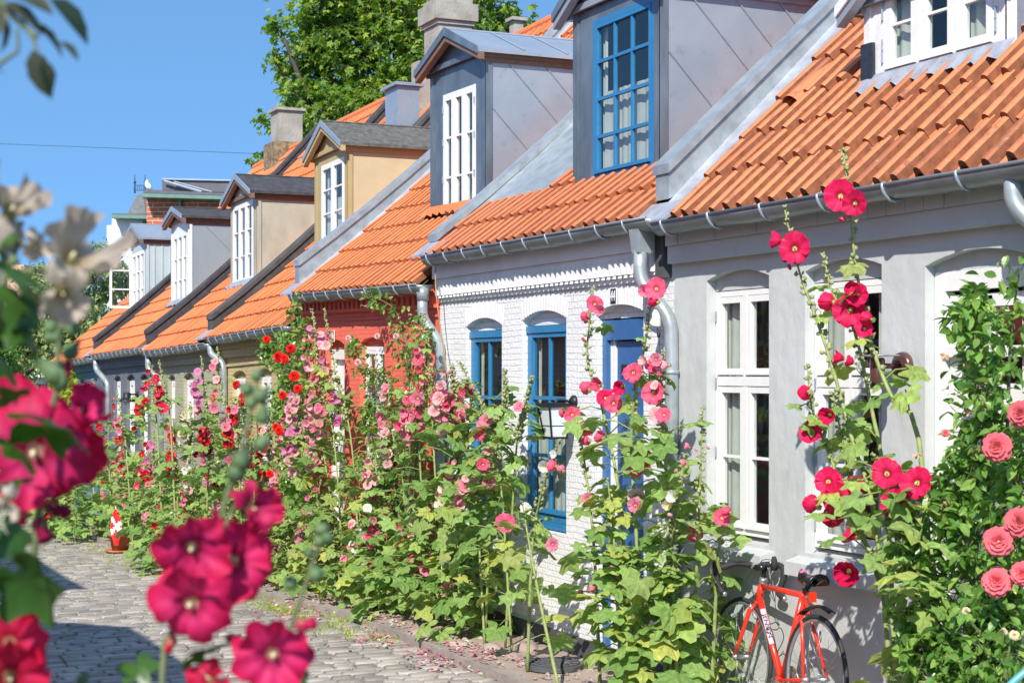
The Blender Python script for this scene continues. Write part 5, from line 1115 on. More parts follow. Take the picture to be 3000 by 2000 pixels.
def wheel(c, d, width):
    d = Vector(d).normalized(); nrm = d.cross(up).normalized(); u = nrm.cross(d).normalized()
    def ring(mb, R_, r, n=48, k=8, m=0):
        vs = []
        for i in range(n):
            a = 2 * math.pi * i / n; e = d * math.cos(a) + u * math.sin(a)
            for j in range(k): b = 2 * math.pi * j / k; vs.append(c + e * (R_ + r * math.cos(b)) + nrm * r * math.sin(b))
        mb.add(vs, [(i * k + j, i * k + (j + 1) % k, ((i + 1) % n) * k + (j + 1) % k, ((i + 1) % n) * k + j) for i in range(n) for j in range(k)], m)
    t = MB(); ring(t, WR - .012, .0125); w_ = build(t, 'wheel', M['rubber'], o, True)
    t = MB(); ring(t, WR - .030, .0095, k=6); build(t, 'rim', M['alu'], w_, True)
    t = MB()
    for i in range(28):
        a = 2 * math.pi * i / 28; e = d * math.cos(a) + u * math.sin(a); a2 = a + (.9 if i % 4 < 2 else -.9); e2 = d * math.cos(a2) + u * math.sin(a2); sgn = 1 if i % 2 else -1
        t.tube([c + e * (WR - .035), c + e2 * .017 + nrm * sgn * width * .35], .0011, 4)
    build(t, 'spokes', M['alu'], w_, True)
    t = MB(); t.lathe(c, [(.008, -width * .62), (.011, -width * .5), (.022, -width * .42), (.012, -width * .36), (.011, width * .36), (.022, width * .42), (.011, width * .5), (.008, width * .62)], 14, 0, nrm); build(t, 'hub', M['alu'], w_, True)
    return nrm
dirb = (FH - RH).normalized(); nr_ = wheel(RH, dirb, .12); nf_ = wheel(FH, Vector((dirb.x, dirb.y - .07, dirb.z)), .09)
ax_ = lambda c, s: c + nr_ * s
HT = P(2234, 1707, 4.885); HB = P(2222, 1757, 4.875); ST_ = P(2352, 1741, 4.83); BBK = P(2291, 1992, 4.79)
f = MB(); f.tube([HT, HB], .021, 12); f.tube([HT + (HB - HT) * .15, ST_ + Vector((0, 0, -.004))], .0155, 12); f.tube([HT + (HB - HT) * .8, BBK], .0185, 12)
f.tube([ST_ + (ST_ - BBK).normalized() * .015, BBK], .0165, 12); f.lathe(BBK, [(.021, -.035), (.021, .035)], 14, 0, nr_)
wp = ST_.lerp(RH, .32)
for s in (-1, 1):
    f.tube([ST_, wp + nr_ * s * .028, RH + nr_ * s * .066], [.0105, .0095, .008], 10); f.tube([BBK + nr_ * s * .02, BBK.lerp(RH, .35) + nr_ * s * .035, RH + nr_ * s * .066], [.0115, .010, .008], 10)
build(f, 'frame', M['bike_red'], o, True)
f = MB(); cr = HB.lerp(FH, .07); f.tube([HB, cr], .019, 12)
for s in (-1, 1): f.tube([cr + nf_ * s * .004, cr.lerp(FH, .12) + nf_ * s * .036, cr.lerp(FH, .7) + nf_ * s * .042 - dirb * .004, FH + nf_ * s * .046 + dirb * .004], [.014, .0135, .010, .0075], 10)
build(f, 'fork', M['bike_red'], o, True)
f = MB(); f.lathe(HT, [(.023, -.004), (.024, .006), (.021, .014), (.024, .018), (.022, .026), (.014, .032)], 14, 0, (HT - HB)); build(f, 'headset', M['alu'], o, True)
SMT = P(2240, 1662, 4.885); bl, brr = P(2106, 1648, 4.70), P(2268, 1652, 4.955)
f = MB(); f.tube([HT + (HT - HB).normalized() * .02, SMT + Vector((0, 0, .012))], .012, 10); f.obox(SMT - (bl - SMT).normalized() * -.02, (.03, 0, 0), (0, .022, 0), (0, 0, .015)); f.tube([SMT, P(2210, 1658, 4.86)], .016, 10); hbar = build(f, 'stem', M['saddle'], o, True)
f = MB(); midb = P(2214, 1655, 4.86)
Ld = [midb + (bl - midb) * .12, midb + (bl - midb) * .5 + Vector((0, 0, .006)), P(2118, 1660, 4.71), P(2100, 1662, 4.69), P(2100, 1690, 4.69), P(2106, 1718, 4.695), P(2122, 1738, 4.71)]
Rd = [midb + (brr - midb) * .3, brr + Vector((0, 0, .0)), P(2292, 1660, 4.965), P(2297, 1680, 4.96), P(2290, 1710, 4.95), P(2280, 1735, 4.945), P(2298, 1752, 4.955)]
f.tube(curve(Ld, 24), .0165, 10); f.tube(curve(Rd, 24), .0165, 10); build(f, 'handlebar', M['tape'], o, True)
f = MB(); f.tube([Ld[0], Rd[0]], .012, 10)
for e in (Ld[-1], Rd[-1]): f.blob(e, .0165, 8)
build(f, 'bar_ends', M['alu'], o, True)
for (c, s) in ((P(2097, 1645, 4.69), 'l'), (P(2268, 1650, 4.94), 'r')):
    f = MB(); q = Vector((0, 0, 1)); f.tube([c + Vector((0, 0, -.035)), c, c + Vector((0, 0, .025)), c + Vector((-.004, 0, .038))], [.018, .019, .015, .010], 10); h_ = build(f, 'brake_hood', M['tape'], o, True)
    f = MB(); f.tube(curve([c + Vector((-.02, -.006, .01)), c + Vector((-.035, -.008, -.04)), c + Vector((-.022, -.006, -.095))], 8), [.007] * 5 + [.006, .005, .004, .003], 6); build(f, 'brake_lever', M['alu'], h_, True)
f = MB()
for pp in ([P(2097, 1640, 4.69), P(2150, 1640, 4.75), P(2212, 1650, 4.86), P(2215, 1668, 4.86)], [P(2225, 1650, 4.87), P(2190, 1690, 4.84), P(2195, 1725, 4.85), P(2225, 1740, 4.87), P(2245, 1732, 4.88)], [P(2268, 1640, 4.94), P(2240, 1638, 4.9), P(2226, 1650, 4.87), P(2205, 1700, 4.85), P(2208, 1750, 4.86)], [P(2255, 1735, 4.88), P(2270, 1760, 4.87), P(2262, 1720, 4.9), P(2268, 1660, 4.94)]): f.tube(curve(pp, 16), .0022, 5)
build(f, 'cables', M['rubber'], o, True)
# saddle
sc_ = P(2374, 1690, 4.84); dS = (P(2332, 1690, 4.86) - P(2416, 1690, 4.80)).normalized(); dS.z = 0; dS.normalize(); sd = dS.cross(Vector((0, 0, 1)))
f = MB(); vs = []; L_ = .215
for i in range(13):
    u = i / 12; hw = .020 + .052 * max(0, (u - .35) / .65) ** 1.3 if u < .93 else .055; zz = .012 + .018 * (2 * u - 1) ** 2
    for j in range(9):
        v = (j - 4) / 4; vs.append(sc_ + dS * (L_ * (.5 - u)) + sd * (v * hw) + Vector((0, 0, zz - .022 * v * v - (.012 if abs(v) == 1 else 0))))
fs = [(i * 9 + j, i * 9 + j + 1, i * 9 + j + 10, i * 9 + j + 9) for i in range(12) for j in range(8)]; nn = len(vs)
vs += [v - Vector((0, 0, .022)) for v in vs]; fs += [tuple(nn + q for q in f_[::-1]) for f_ in fs] + [(i * 9 + e, (i + 1) * 9 + e, nn + (i + 1) * 9 + e, nn + i * 9 + e) for i in range(12) for e in (0, 8)] + [(e * 9 + j, e * 9 + j + 1, nn + e * 9 + j + 1, nn + e * 9 + j) for e in (0, 12) for j in range(8)]
f.add(vs, fs); sdl = build(f, 'saddle', M['saddle'], o, True)
f = MB(); f.blob(sc_ + dS * .09 + Vector((0, 0, .016)), .021, 8, 0, (1, 1, .5)); build(f, 'pink_nose_patch', M['pinkp'], sdl, True)
f = MB()
for s in (-1, 1): f.tube(curve([sc_ + dS * .08 - Vector((0, 0, .01)), sc_ + dS * .03 + sd * s * .02 - Vector((0, 0, .035)), sc_ - dS * .03 + sd * s * .022 - Vector((0, 0, .032)), sc_ - dS * .085 + sd * s * .03 - Vector((0, 0, .005))], 10), .0035, 6)
build(f, 'saddle_rails', M['alu'], sdl, True)
f = MB(); f.tube([ST_, sc_ + Vector((0, 0, -.03))], .0135, 12); f.obox(sc_ + Vector((0, 0, -.034)), dS * .022, sd * .022, Vector((0, 0, .011))); f.tube([ST_ + Vector((0, 0, .03)), ST_ - dirb * .05 + Vector((0, 0, .02)), P(2378, 1738, 4.80)], .006, 6); build(f, 'seat_post', M['saddle'], o, True)
f = MB(); c = P(2380, 1748, 4.79); f.obox(c, sd * .020, dS * .006, Vector((0, 0, .026))); build(f, 'rear_reflector', M['reflector'], o)
f = MB(); mg = [RH + (dirb * math.cos(a) + up * math.sin(a)) * (WR + .03 + (.02 * (a - 1.3) if a > 1.3 else 0)) for a in [1.0 + .95 * i / 12 for i in range(13)]]
vs = []
for p in mg:
    e = (p - RH).normalized()
    for j in range(7): b = math.pi * j / 6; vs.append(p + nr_ * math.cos(b) * .020 + e * (math.sin(b) * .014))
    for j in range(7): b = math.pi * (6 - j) / 6; vs.append(p + nr_ * math.cos(b) * .017 + e * (math.sin(b) * .010 - .001))
f.add(vs, [(i * 14 + j, i * 14 + (j + 1) % 14, (i + 1) * 14 + (j + 1) % 14, (i + 1) * 14 + j) for i in range(12) for j in range(14)] + [tuple(range(14)), tuple(range(12 * 14, 13 * 14))]); mgo = build(f, 'mudguard', M['saddle'], o, True)
f = MB()
for s in (-1, 1): f.tube([wp + nr_ * s * .03 - dirb * .004, wp + nr_ * s * .03 - up * .05], .008, 6); f.tube([cr + nf_ * s * .03 + dirb * .02, cr + nf_ * s * .03 + dirb * .02 - up * .05], .008, 6)
f.tube([wp + nr_ * .035, wp + up * .02, wp - nr_ * .035], .006, 6); build(f, 'brake_calipers', M['alu'], o, True)
f = MB(); f.lathe(BBK + nr_ * .055, [(.07, -.002), (.075, -.002), (.075, .002), (.07, .002)], 30, 0, nr_)
for i in range(5): a = 1.256 * i; f.tube([BBK + nr_ * .055, BBK + nr_ * .055 + (dirb * math.cos(a) + up * math.sin(a)) * .07], .006, 6)
for s in (-1, 1): f.tube([BBK + nr_ * s * .06, BBK + nr_ * s * .075 + (dirb * .16 * s)], [.010, .008], 8); f.obox(BBK + nr_ * s * .115 + dirb * .16 * s, nr_ * .035, dirb * .03, up * .008)
build(f, 'crank', M['alu'], o, True)
f = MB(); q = HB.lerp(BBK, .45) + up * .02 - dirb * .01; e = (BBK - HB).normalized(); g = e.cross(nr_).normalized(); g = g if g.dot(-dirb) > 0 else -g
for s in (-1, 1): f.tube(curve([q + e * -.02, q + g * .02 + nr_ * s * .03, q + g * .065 + nr_ * s * .03 + e * .02, q + g * .07 + nr_ * s * .028 + e * .09, q + g * .012 + e * .14], 16), .0028, 5)
f.tube(curve([q + g * .065 + nr_ * .03, q + g * .085, q + g * .065 - nr_ * .03], 8), .0028, 5); build(f, 'bottle_cage', M['rubber'], o, True)
# lettering on the down tube
D0 = HT + (HB - HT) * .8; e = (BBK - D0).normalized(); c = D0.lerp(BBK, .38); vd = (CAMP - c).normalized(); w_ = e.cross(vd).normalized(); nn_ = w_.cross(e).normalized(); 
if nn_.dot(vd) < 0: nn_ = -nn_
mb = MB(); vs = []; L_ = .22
for i in range(2):
    for j in range(7): b = -.8 + 1.6 * j / 6; vs.append(c + e * (L_ * (i - .5)) + (nn_ * math.cos(b) + w_ * math.sin(b)) * .0192)
mb.add(vs, [(j, j + 1, j + 8, j + 7) for j in range(6)]); dc = build(mb, 'decal', M['decal'], o, True)
me = textmesh('JENSEN', .034, .0008); me.materials.append(M['rubber']); ob = part('lettering', me, dc)
yax = nn_.cross(e).normalized(); R3 = Matrix((e, yax, nn_)).transposed(); ob.rotation_euler = R3.to_euler(); ob.location = c + nn_ * .0200 - origin(dc); ob.scale = (1.35, .8, 1)

# ------------------------------------------------------------------ wall lamps, number plates, small things on the walls
def plate(h, c, txt, w_=.085, h_=.11):
    mb = MB(); x, y, z = c; mb.box(x - w_ / 2, y - .008, z - h_ / 2, x + w_ / 2, y, z + h_ / 2, 0); mb.box(x - w_ / 2 + .006, y - .0095, z - h_ / 2 + .006, x + w_ / 2 - .006, y - .007, z + h_ / 2 - .006, 1)
    p = build(mb, 'number_plate', [M['white_wood'], M['plate_blue']], h.o); me = textmesh(txt, .075, .001); me.materials.append(M['white_wood'])
    t = part('digits', me, p, Vector((x, y - .011, z)) - origin(p), (math.radians(90), 0, 0), (.85, 1.25, 1)); return p
M['plate_blue'] = pm('enamel_navy', (.015, .02, .05), .3, var=.05)
c = P(1800, 868, 4.985); plate(W, (c.x, 4.984, c.z), '44')
c = P(977, 984, 4.99); plate(Rr, (c.x, 4.99, c.z), '46', .075, .11)
mb = MB(); L0 = P(1684, 1176, 5.0); mb.lathe(L0, [(.045, 0), (.045, -.015), (.03, -.03), (.014, -.04)], 14, 0, (0, 1, 0)); 
la = thing('wall_lantern', (L0.x, 5.0, L0.z), 'black four sided lantern with milky panes on the white wall beside the blue door', 'wall lamp')
mb.tube(curve([(L0.x, 4.965, L0.z), (L0.x, 4.91, L0.z + .01), (L0.x, 4.86, L0.z + .005), (L0.x, 4.86, L0.z - .03)], 10), .010, 8); build(mb, 'bracket', M['black_metal'], la, True)
cx, cy, cz = L0.x, 4.855, L0.z - .035; a = .088; b_ = .056; hh = .20
def rp(s, sx, sy, z): return Vector((cx + sx * s, cy + sy * s, z))
mb = MB(); mb.prism([rp(a + .012, -1, -1, cz), rp(a + .012, 1, -1, cz), rp(a + .012, 1, 1, cz), rp(a + .012, -1, 1, cz)], (0, 0, .016)); mb.prism([rp(a * .8, -1, -1, cz + .016), rp(a * .8, 1, -1, cz + .016), rp(a * .8, 1, 1, cz + .016), rp(a * .8, -1, 1, cz + .016)], (0, 0, .012))
mb.prism([rp(b_ + .008, -1, -1, cz - hh - .014), rp(b_ + .008, 1, -1, cz - hh - .014), rp(b_ + .008, 1, 1, cz - hh - .014), rp(b_ + .008, -1, 1, cz - hh - .014)], (0, 0, .016))
for sx, sy in ((-1, -1), (1, -1), (1, 1), (-1, 1)): mb.tube([rp(a, sx, sy, cz), rp(b_, sx, sy, cz - hh)], .0075, 6)
mz = cz - hh * .62; mm = a + (b_ - a) * .62
mb.tube([rp(mm, -1, -1, mz), rp(mm, 1, -1, mz), rp(mm, 1, 1, mz), rp(mm, -1, 1, mz), rp(mm, -1, -1, mz)], .002, 5); build(mb, 'lantern_frame', M['black_metal'], la)
mb = MB()
for (p, q) in (((-1, -1), (1, -1)), ((1, -1), (1, 1)), ((1, 1), (-1, 1)), ((-1, 1), (-1, -1))): mb.quad(rp(b_ - .003, *p, cz - hh), rp(b_ - .003, *q, cz - hh), rp(a - .003, *q, cz), rp(a - .003, *p, cz))
build(mb, 'lantern_pane', M['milk'], la)
c = P(2650, 1072, 5.0); sc = thing('wall_sconce', (c.x, 5, c.z), 'round brown metal wall lamp with a horizontal arm beside the second grey house window', 'wall lamp')
mb = MB(); mb.lathe(c, [(.068, 0), (.070, -.012), (.064, -.03), (.055, -.034)], 24, 0, (0, 1, 0)); build(mb, 'wall_plate', M['brown_metal'], sc, True)
mb = MB(); mb.tube([c + Vector((0, -.03, 0)), c + Vector((0, -.15, 0))], [.014, .013], 12); mb.lathe(c + Vector((0, -.16, 0)), [(.03, .04), (.036, .03), (.036, -.1), (.03, -.11)], 16, 0, (0, 0, 1)); build(mb, 'lamp_body', M['brown_metal'], sc, True)
mb = MB(); mb.lathe(c + Vector((0, -.16, .05)), [(.10, -.004), (.11, 0), (.10, .004)], 24, 0, (0, 0, 1)); build(mb, 'lamp_shade', M['alu'], sc, True)
c = P(372, 1175, 4.84); bl_ = thing('barn_lamp', (c.x, 5, c.z), 'dark metal barn lamp with a wide flat shade on the slate grey wall', 'wall lamp')
mb = MB(); mb.lathe(c, [(.03, .13), (.055, .12), (.055, .06), (.06, .055), (.155, .0), (.155, -.008), (.05, .03)], 20, 0); build(mb, 'lamp_shade', M['black_metal'], bl_, True)
mb = MB(); mb.tube([c + Vector((0, 0, .10)), (c.x, 5.0, c.z + .10)], .012, 8); mb.lathe((c.x, 5.0, c.z + .1), [(.045, 0), (.045, -.02)], 14, 0, (0, 1, 0)); build(mb, 'lamp_arm', M['black_metal'], bl_, True)
mb = MB(); mb.blob(c + Vector((0, 0, -.02)), .042, 10, 0, (1, 1, 1.1)); build(mb, 'bulb_glass', M['milk'], bl_, True)
c = P(985, 1215, 4.86); rl = thing('wall_lantern', (c.x, 5, c.z), 'small black barred lantern before the white door of the red house', 'wall lamp')
mb = MB(); mb.lathe(c, [(.02, .14), (.06, .10), (.075, .09), (.075, .08)], 14); mb.lathe(c, [(.06, -.10), (.06, -.085)], 14); mb.tube([c + Vector((0, 0, .13)), (c.x, 5.0, c.z + .13)], .01, 6)
for i in range(6): a_ = i * 1.047; mb.tube([c + Vector((.06 * math.cos(a_), .06 * math.sin(a_), -.09)), c + Vector((.065 * math.cos(a_), .065 * math.sin(a_), .09))], .006, 5)
build(mb, 'lantern_frame', M['black_metal'], rl); mb = MB(); mb.tube([c + Vector((0, 0, -.085)), c + Vector((0, 0, .085))], .05, 12); build(mb, 'lantern_pane', M['milk'], rl, True)
# white insulator on a rope hook by the blue door
c = P(1925, 930, 4.90); hk = P(1950, 906, 4.985); io = thing('hanging_bell', tuple(hk), 'white porcelain bell hung from a rope loop at the corner of the white house', 'ornament')
mb = MB(); mb.lathe(c, [(.012, .055), (.028, .045), (.034, .02), (.030, -.005), (.040, -.04), (.036, -.055), (.02, -.05)], 16, 0, (.25, .1, 1)); build(mb, 'bell', pm('white_porcelain', (.82, .82, .80), .2, var=.03), io, True)
mb = MB(); mb.tube(curve([hk + Vector((0, 0, .02)), hk + Vector((.02, -.02, .0)), hk + Vector((0, -.03, -.015)), c + Vector((.02, 0, .05)), c + Vector((0, 0, .052))], 12), .010, 8); build(mb, 'rope', M['dry'], io, True)
mb = MB(); mb.tube(curve([c + Vector((0, 0, -.05)), c + Vector((.006, .01, -.14)), c + Vector((.0, .02, -.22)), c + Vector((.004, .01, -.30))], 10), .0022, 5); mb.blob(c + Vector((.002, .01, -.10)), .012, 6, 0, (1, 1, 2)); build(mb, 'pull_cord', M['rubber'], io, True)
# cable on the corner of the red house
tag(build((lambda mb: (mb.tube(curve([P(1282, 720, 4.9), P(1276, 830, 4.86), P(1290, 960, 4.88), P(1305, 1060, 4.9), P(1300, 1200, 4.9)], 24), .006, 6), mb)[1])(MB()), 'cable', M['dry'], smooth=True), 'thin pale cable hanging down the corner of the red house beside the downpipe', 'cable')

# ------------------------------------------------------------------ things at the kerb
c = at(352, 1600, 21.0); c.z = gz(c.x); pt = thing('flower_pot', (c.x, c.y, c.z), 'terracotta flower pot on a saucer at the street edge, holding a small flag', 'flower pot')
M['terra'] = pm('terracotta', (.52, .20, .09), .8, var=.15, scale=12)
mb = MB(); mb.lathe(c + Vector((0, 0, .035)), [(.10, 0), (.135, .18), (.15, .18), (.15, .22), (.13, .22), (.12, .19), (.02, .19)], 20); build(mb, 'pot', M['terra'], pt, True)
mb = MB(); mb.lathe(c, [(.15, 0), (.19, .03), (.19, .045), (.16, .03), (.02, .03)], 20); build(mb, 'saucer', M['terra'], pt, True)
fg = thing('flag', (c.x, c.y, c.z + .2), 'small red flag with a white cross hanging from a stick in the flower pot', 'flag')
mb = MB(); mb.tube([c + Vector((.0, .0, .18)), c + Vector((CT, -ST, 0)) * .24 + Vector((0, 0, .61))], .006, 6); build(mb, 'stick', M['white_wood'], fg, True)
mb = MB(); n = 18; vs = []; fs = []; mi = []
f0 = c + Vector((CT, -ST, 0)) * .24 + Vector((.0, .0, .58)); dx = Vector((.82, .38, 0)).normalized()
for i in range(n + 1):
    for j in range(n + 1):
        u, v = i / n, j / n; hang = u * .46; wd_ = (.02 + .17 * math.sin(math.pi * min(1, u * 1.05) ** .9) * .62 + .03 * u)
        fold = math.sin(v * 7) * .02; vs.append(f0 + dx * ((v - .5) * wd_ * 1.6) + Vector((-.38, .82, 0)) * fold * (.3 + u) + Vector((0, 0, -hang)))
k0 = len(mb.v); mb.v += [tuple(v) for v in vs]; mb.a += [0.0] * len(vs)
for i in range(n):
    for j in range(n):
        u, v = (i + .5) / n, (j + .5) / n; a_ = u * .46 + (v - .5) * .13; b_ = u * .46 - (v - .5) * .16
        cross = abs(a_ - .235) < .032 or abs(b_ - .20) < .034
        mb.f.append((k0 + i * (n + 1) + j, k0 + i * (n + 1) + j + 1, k0 + (i + 1) * (n + 1) + j + 1, k0 + (i + 1) * (n + 1) + j)); mb.m.append(1 if cross else 0)
build(mb, 'cloth', [pm('flag_red', (.80, .02, .02), .8, var=.05), pm('flag_white', (.82, .82, .82), .8, var=.03)], fg, True)
STN = [(1240, 1815, .13, 'reddish rounded field stone under the hollyhocks, largest in the bed'), (1225, 1862, .10, 'grey flat field stone beside the reddish boulder'), (1160, 1790, .07, 'small stone left of the reddish boulder'), (1100, 1770, .08, 'brown stone in the bed before the red house'), (1290, 1850, .07, 'pale pebble right of the grey flat stone'),
       (1060, 1760, .07, 'stone at the left end of the stone row'), (1340, 1890, .07, 'small stone among the hollyhock stems'), (1545, 1905, .09, 'buff stone by the plinth of the white house'), (1440, 1900, .07, 'stone between two bare hollyhock stalks'), (1500, 1925, .06, 'pebble near the round iron cover'), (960, 1735, .08, 'stone far left in the bed by the small bright shrub')]
for (x, y, r, lab) in STN:
    Yc = EYE * FP / (y - HZ); p = at(x, y, Yc * .985); p.z = .035; mb = MB(); n = 9; vs = [Vector((0, 0, r * .55))]; R_ = random.Random(x)
    for i in (1, 2, 3):
        q = math.pi * .5 * i / 3
        for j in range(n): a_ = 2 * math.pi * j / n; s = r * R_.uniform(.85, 1.15); vs.append(Vector((s * math.sin(q) * math.cos(a_) * 1.25, s * math.sin(q) * math.sin(a_), r * .55 * math.cos(q))))
    mb.add([v + p for v in vs], [(0, 1 + j, 1 + (j + 1) % n) for j in range(n)] + [(1 + i * n + j, 1 + (i + 1) * n + j, 1 + (i + 1) * n + (j + 1) % n, 1 + i * n + (j + 1) % n) for i in range(2) for j in range(n)])
    s_ = build(mb, 'field_stone', M['stone'], smooth=True, base=tuple(p)); tag(s_, lab, 'stone', 'field stones along the foot of the houses')
pb = MB(); 
for i in range(900):
    X = rr(-16, -7.5); y = rr(4.36, 4.98); r = rr(.008, .03); p = Vector((X, y, gz(X) + .045)); pb.add([p + Vector((math.cos(a_) * r, math.sin(a_) * r * .8, -.004 + rr(0, .004))) for a_ in (0, 1.1, 2.2, 3.3, 4.4, 5.4)] + [p + Vector((0, 0, r * .6))], [(6, j, (j + 1) % 6) for j in range(6)])
tag(build(pb, 'gravel', M['stone']), 'loose pebbles and dry crumbs on the soil strip along the houses', 'gravel', kind='stuff')
pb = MB()
for i in range(420):
    q = RND.choice(((1260, 1920), (1290, 1935), (1090, 1880), (1150, 1870), (1400, 1950), (1330, 1945), (820, 1790), (900, 1800)))
    x, y = q[0] + RND.gauss(0, 55), q[1] + RND.gauss(0, 16); Yc = EYE * FP / (max(y, 1600) - HZ); p = at(x, y, Yc); 
    p.z = .07 if p.y > 4.25 else .016; a_ = rr(0, 6.28); r = rr(.010, .024); d = Vector((math.cos(a_), math.sin(a_), rr(-.1, .3))) * r; s = Vector((-math.sin(a_), math.cos(a_), rr(-.1, .3))) * r * .7
    pb.add([p - d, p + s + Vector((0, 0, .004)), p + d + Vector((0, 0, .006)), p - s + Vector((0, 0, .008))], [(0, 1, 2, 3)], RND.choice((0, 0, 1, 2)))
tag(build(pb, 'fallen_petals', [M['hotpink_flat'] if 'hotpink_flat' in M else pm('fallen_pink', (.72, .16, .28), .7, var=.2, scale=60, island=.2), pm('fallen_crimson', (.45, .02, .10), .7, var=.2), pm('fallen_cream', (.70, .58, .45), .7, var=.2)]), 'fallen pink and cream petals scattered on the setts beside the kerb', 'petals', kind='stuff')
p = at(1625, 1962, EYE * FP / (1962 - HZ) * .985); mb = MB(); mb.lathe((p.x, p.y, .045), [(.19, 0), (.19, .03), (.17, .032), (.02, .032)], 30)
for i in range(12): a_ = i * .5236; mb.tube([(p.x + .04 * math.cos(a_), p.y + .04 * math.sin(a_), .08), (p.x + .17 * math.cos(a_), p.y + .17 * math.sin(a_), .08)], .007, 5)
for r in (.06, .11, .16): mb.tube([(p.x + r * math.cos(i * .314), p.y + r * math.sin(i * .314), .082) for i in range(21)], .006, 5)
tag(build(mb, 'iron_cover', M['plinth'], base=(p.x, p.y, .04)), 'round black cast iron cover with ribs lying by the kerb', 'iron cover')
# teal curved mudguard edge at the lower right
pts = [at(2925, 2040, 5.6), at(2965, 2000, 5.6), at(3010, 1962, 5.6), at(3070, 1930, 5.6), at(3140, 1915, 5.6)]; mb = MB(); mb.tube(curve(pts, 14), .013, 10)
tag(build(mb, 'mudguard', pm('teal_lacquer', (.12, .42, .44), .3, var=.05), smooth=True, base=tuple(pts[1])), 'curved teal edge poking into the lower right corner', 'mudguard')
# small bright shrub and weeds at the kerb
b = P(940, 1800, 4.25); b.z = .02; sb = thing('small_shrub', tuple(b), 'small bright lime green shrub growing from the kerb', 'shrub'); lf = MB(); br = MB()
for i in range(9):
    t = b + Vector((rr(-.10, .10), rr(-.08, .08), rr(.14, .28))); br.tube([b, t], .003, 4)
    for j in range(10): oleaf(lf, b.lerp(t, rr(.3, 1)), (rr(-1, 1), rr(-1, 1), rr(-.2, 1)), .05, 0, .5)
build(br, 'stems', M['stem'], sb, True); build(lf, 'foliage', M['lime'], sb)
gr = MB()
def tuft(p, n, h):
    for i in range(n):
        a_ = rr(0, 6.28); q = p + Vector((rr(-.05, .05), rr(-.05, .05), 0)); d = Vector((math.cos(a_), math.sin(a_), 0)) * .005; t = q + Vector((rr(-.04, .04), rr(-.04, .04), h * rr(.5, 1.2)))
        gr.add([q - d, q + d, t], [(0, 1, 2)])
for i in range(900):
    X = -rr(11, 30); y = (rr(3.9, 4.3) if RND.random() < .6 else rr(1.5, 4.2)) if X > -18 else rr(2.6, 4.3)
    tuft(Vector((X, y, gz(X) - .004)), 7, .022 if y < 3.8 else .05)
tag(build(gr, 'grass', M['lime']), 'sparse moss and grass in the joints of the sett paving', 'grass', kind='stuff')
# vine on the end house
b = P(150, 1400, 4.9); b.z = gz(b.x)
v0 = P(170, 1120, 4.95)
lf = MB(); br = MB(); cl = thing('climbing_vine', (v0.x, 4.9, gz(v0.x)), 'lime green vine climbing the end of the blue house', 'vine')
br.tube(curve([(v0.x, 4.95, gz(v0.x)), (v0.x + .1, 4.95, 1.0), P(170, 1120, 4.95)], 10), .015, 6)
for i in range(520):
    x, y = RND.choice(((175, 1120), (190, 1150), (160, 1170), (180, 1200), (200, 1110), (170, 1230), (185, 1090)));
    q = P(x + RND.gauss(0, 14), y + RND.gauss(0, 18), rr(4.75, 4.95)); oleaf(lf, q, (rr(-1, 1), rr(-1, 0), rr(-1, .2)), rr(.07, .12), 0, .8)
build(br, 'stem', M['bark'], cl, True); build(lf, 'foliage', M['lime'], cl)
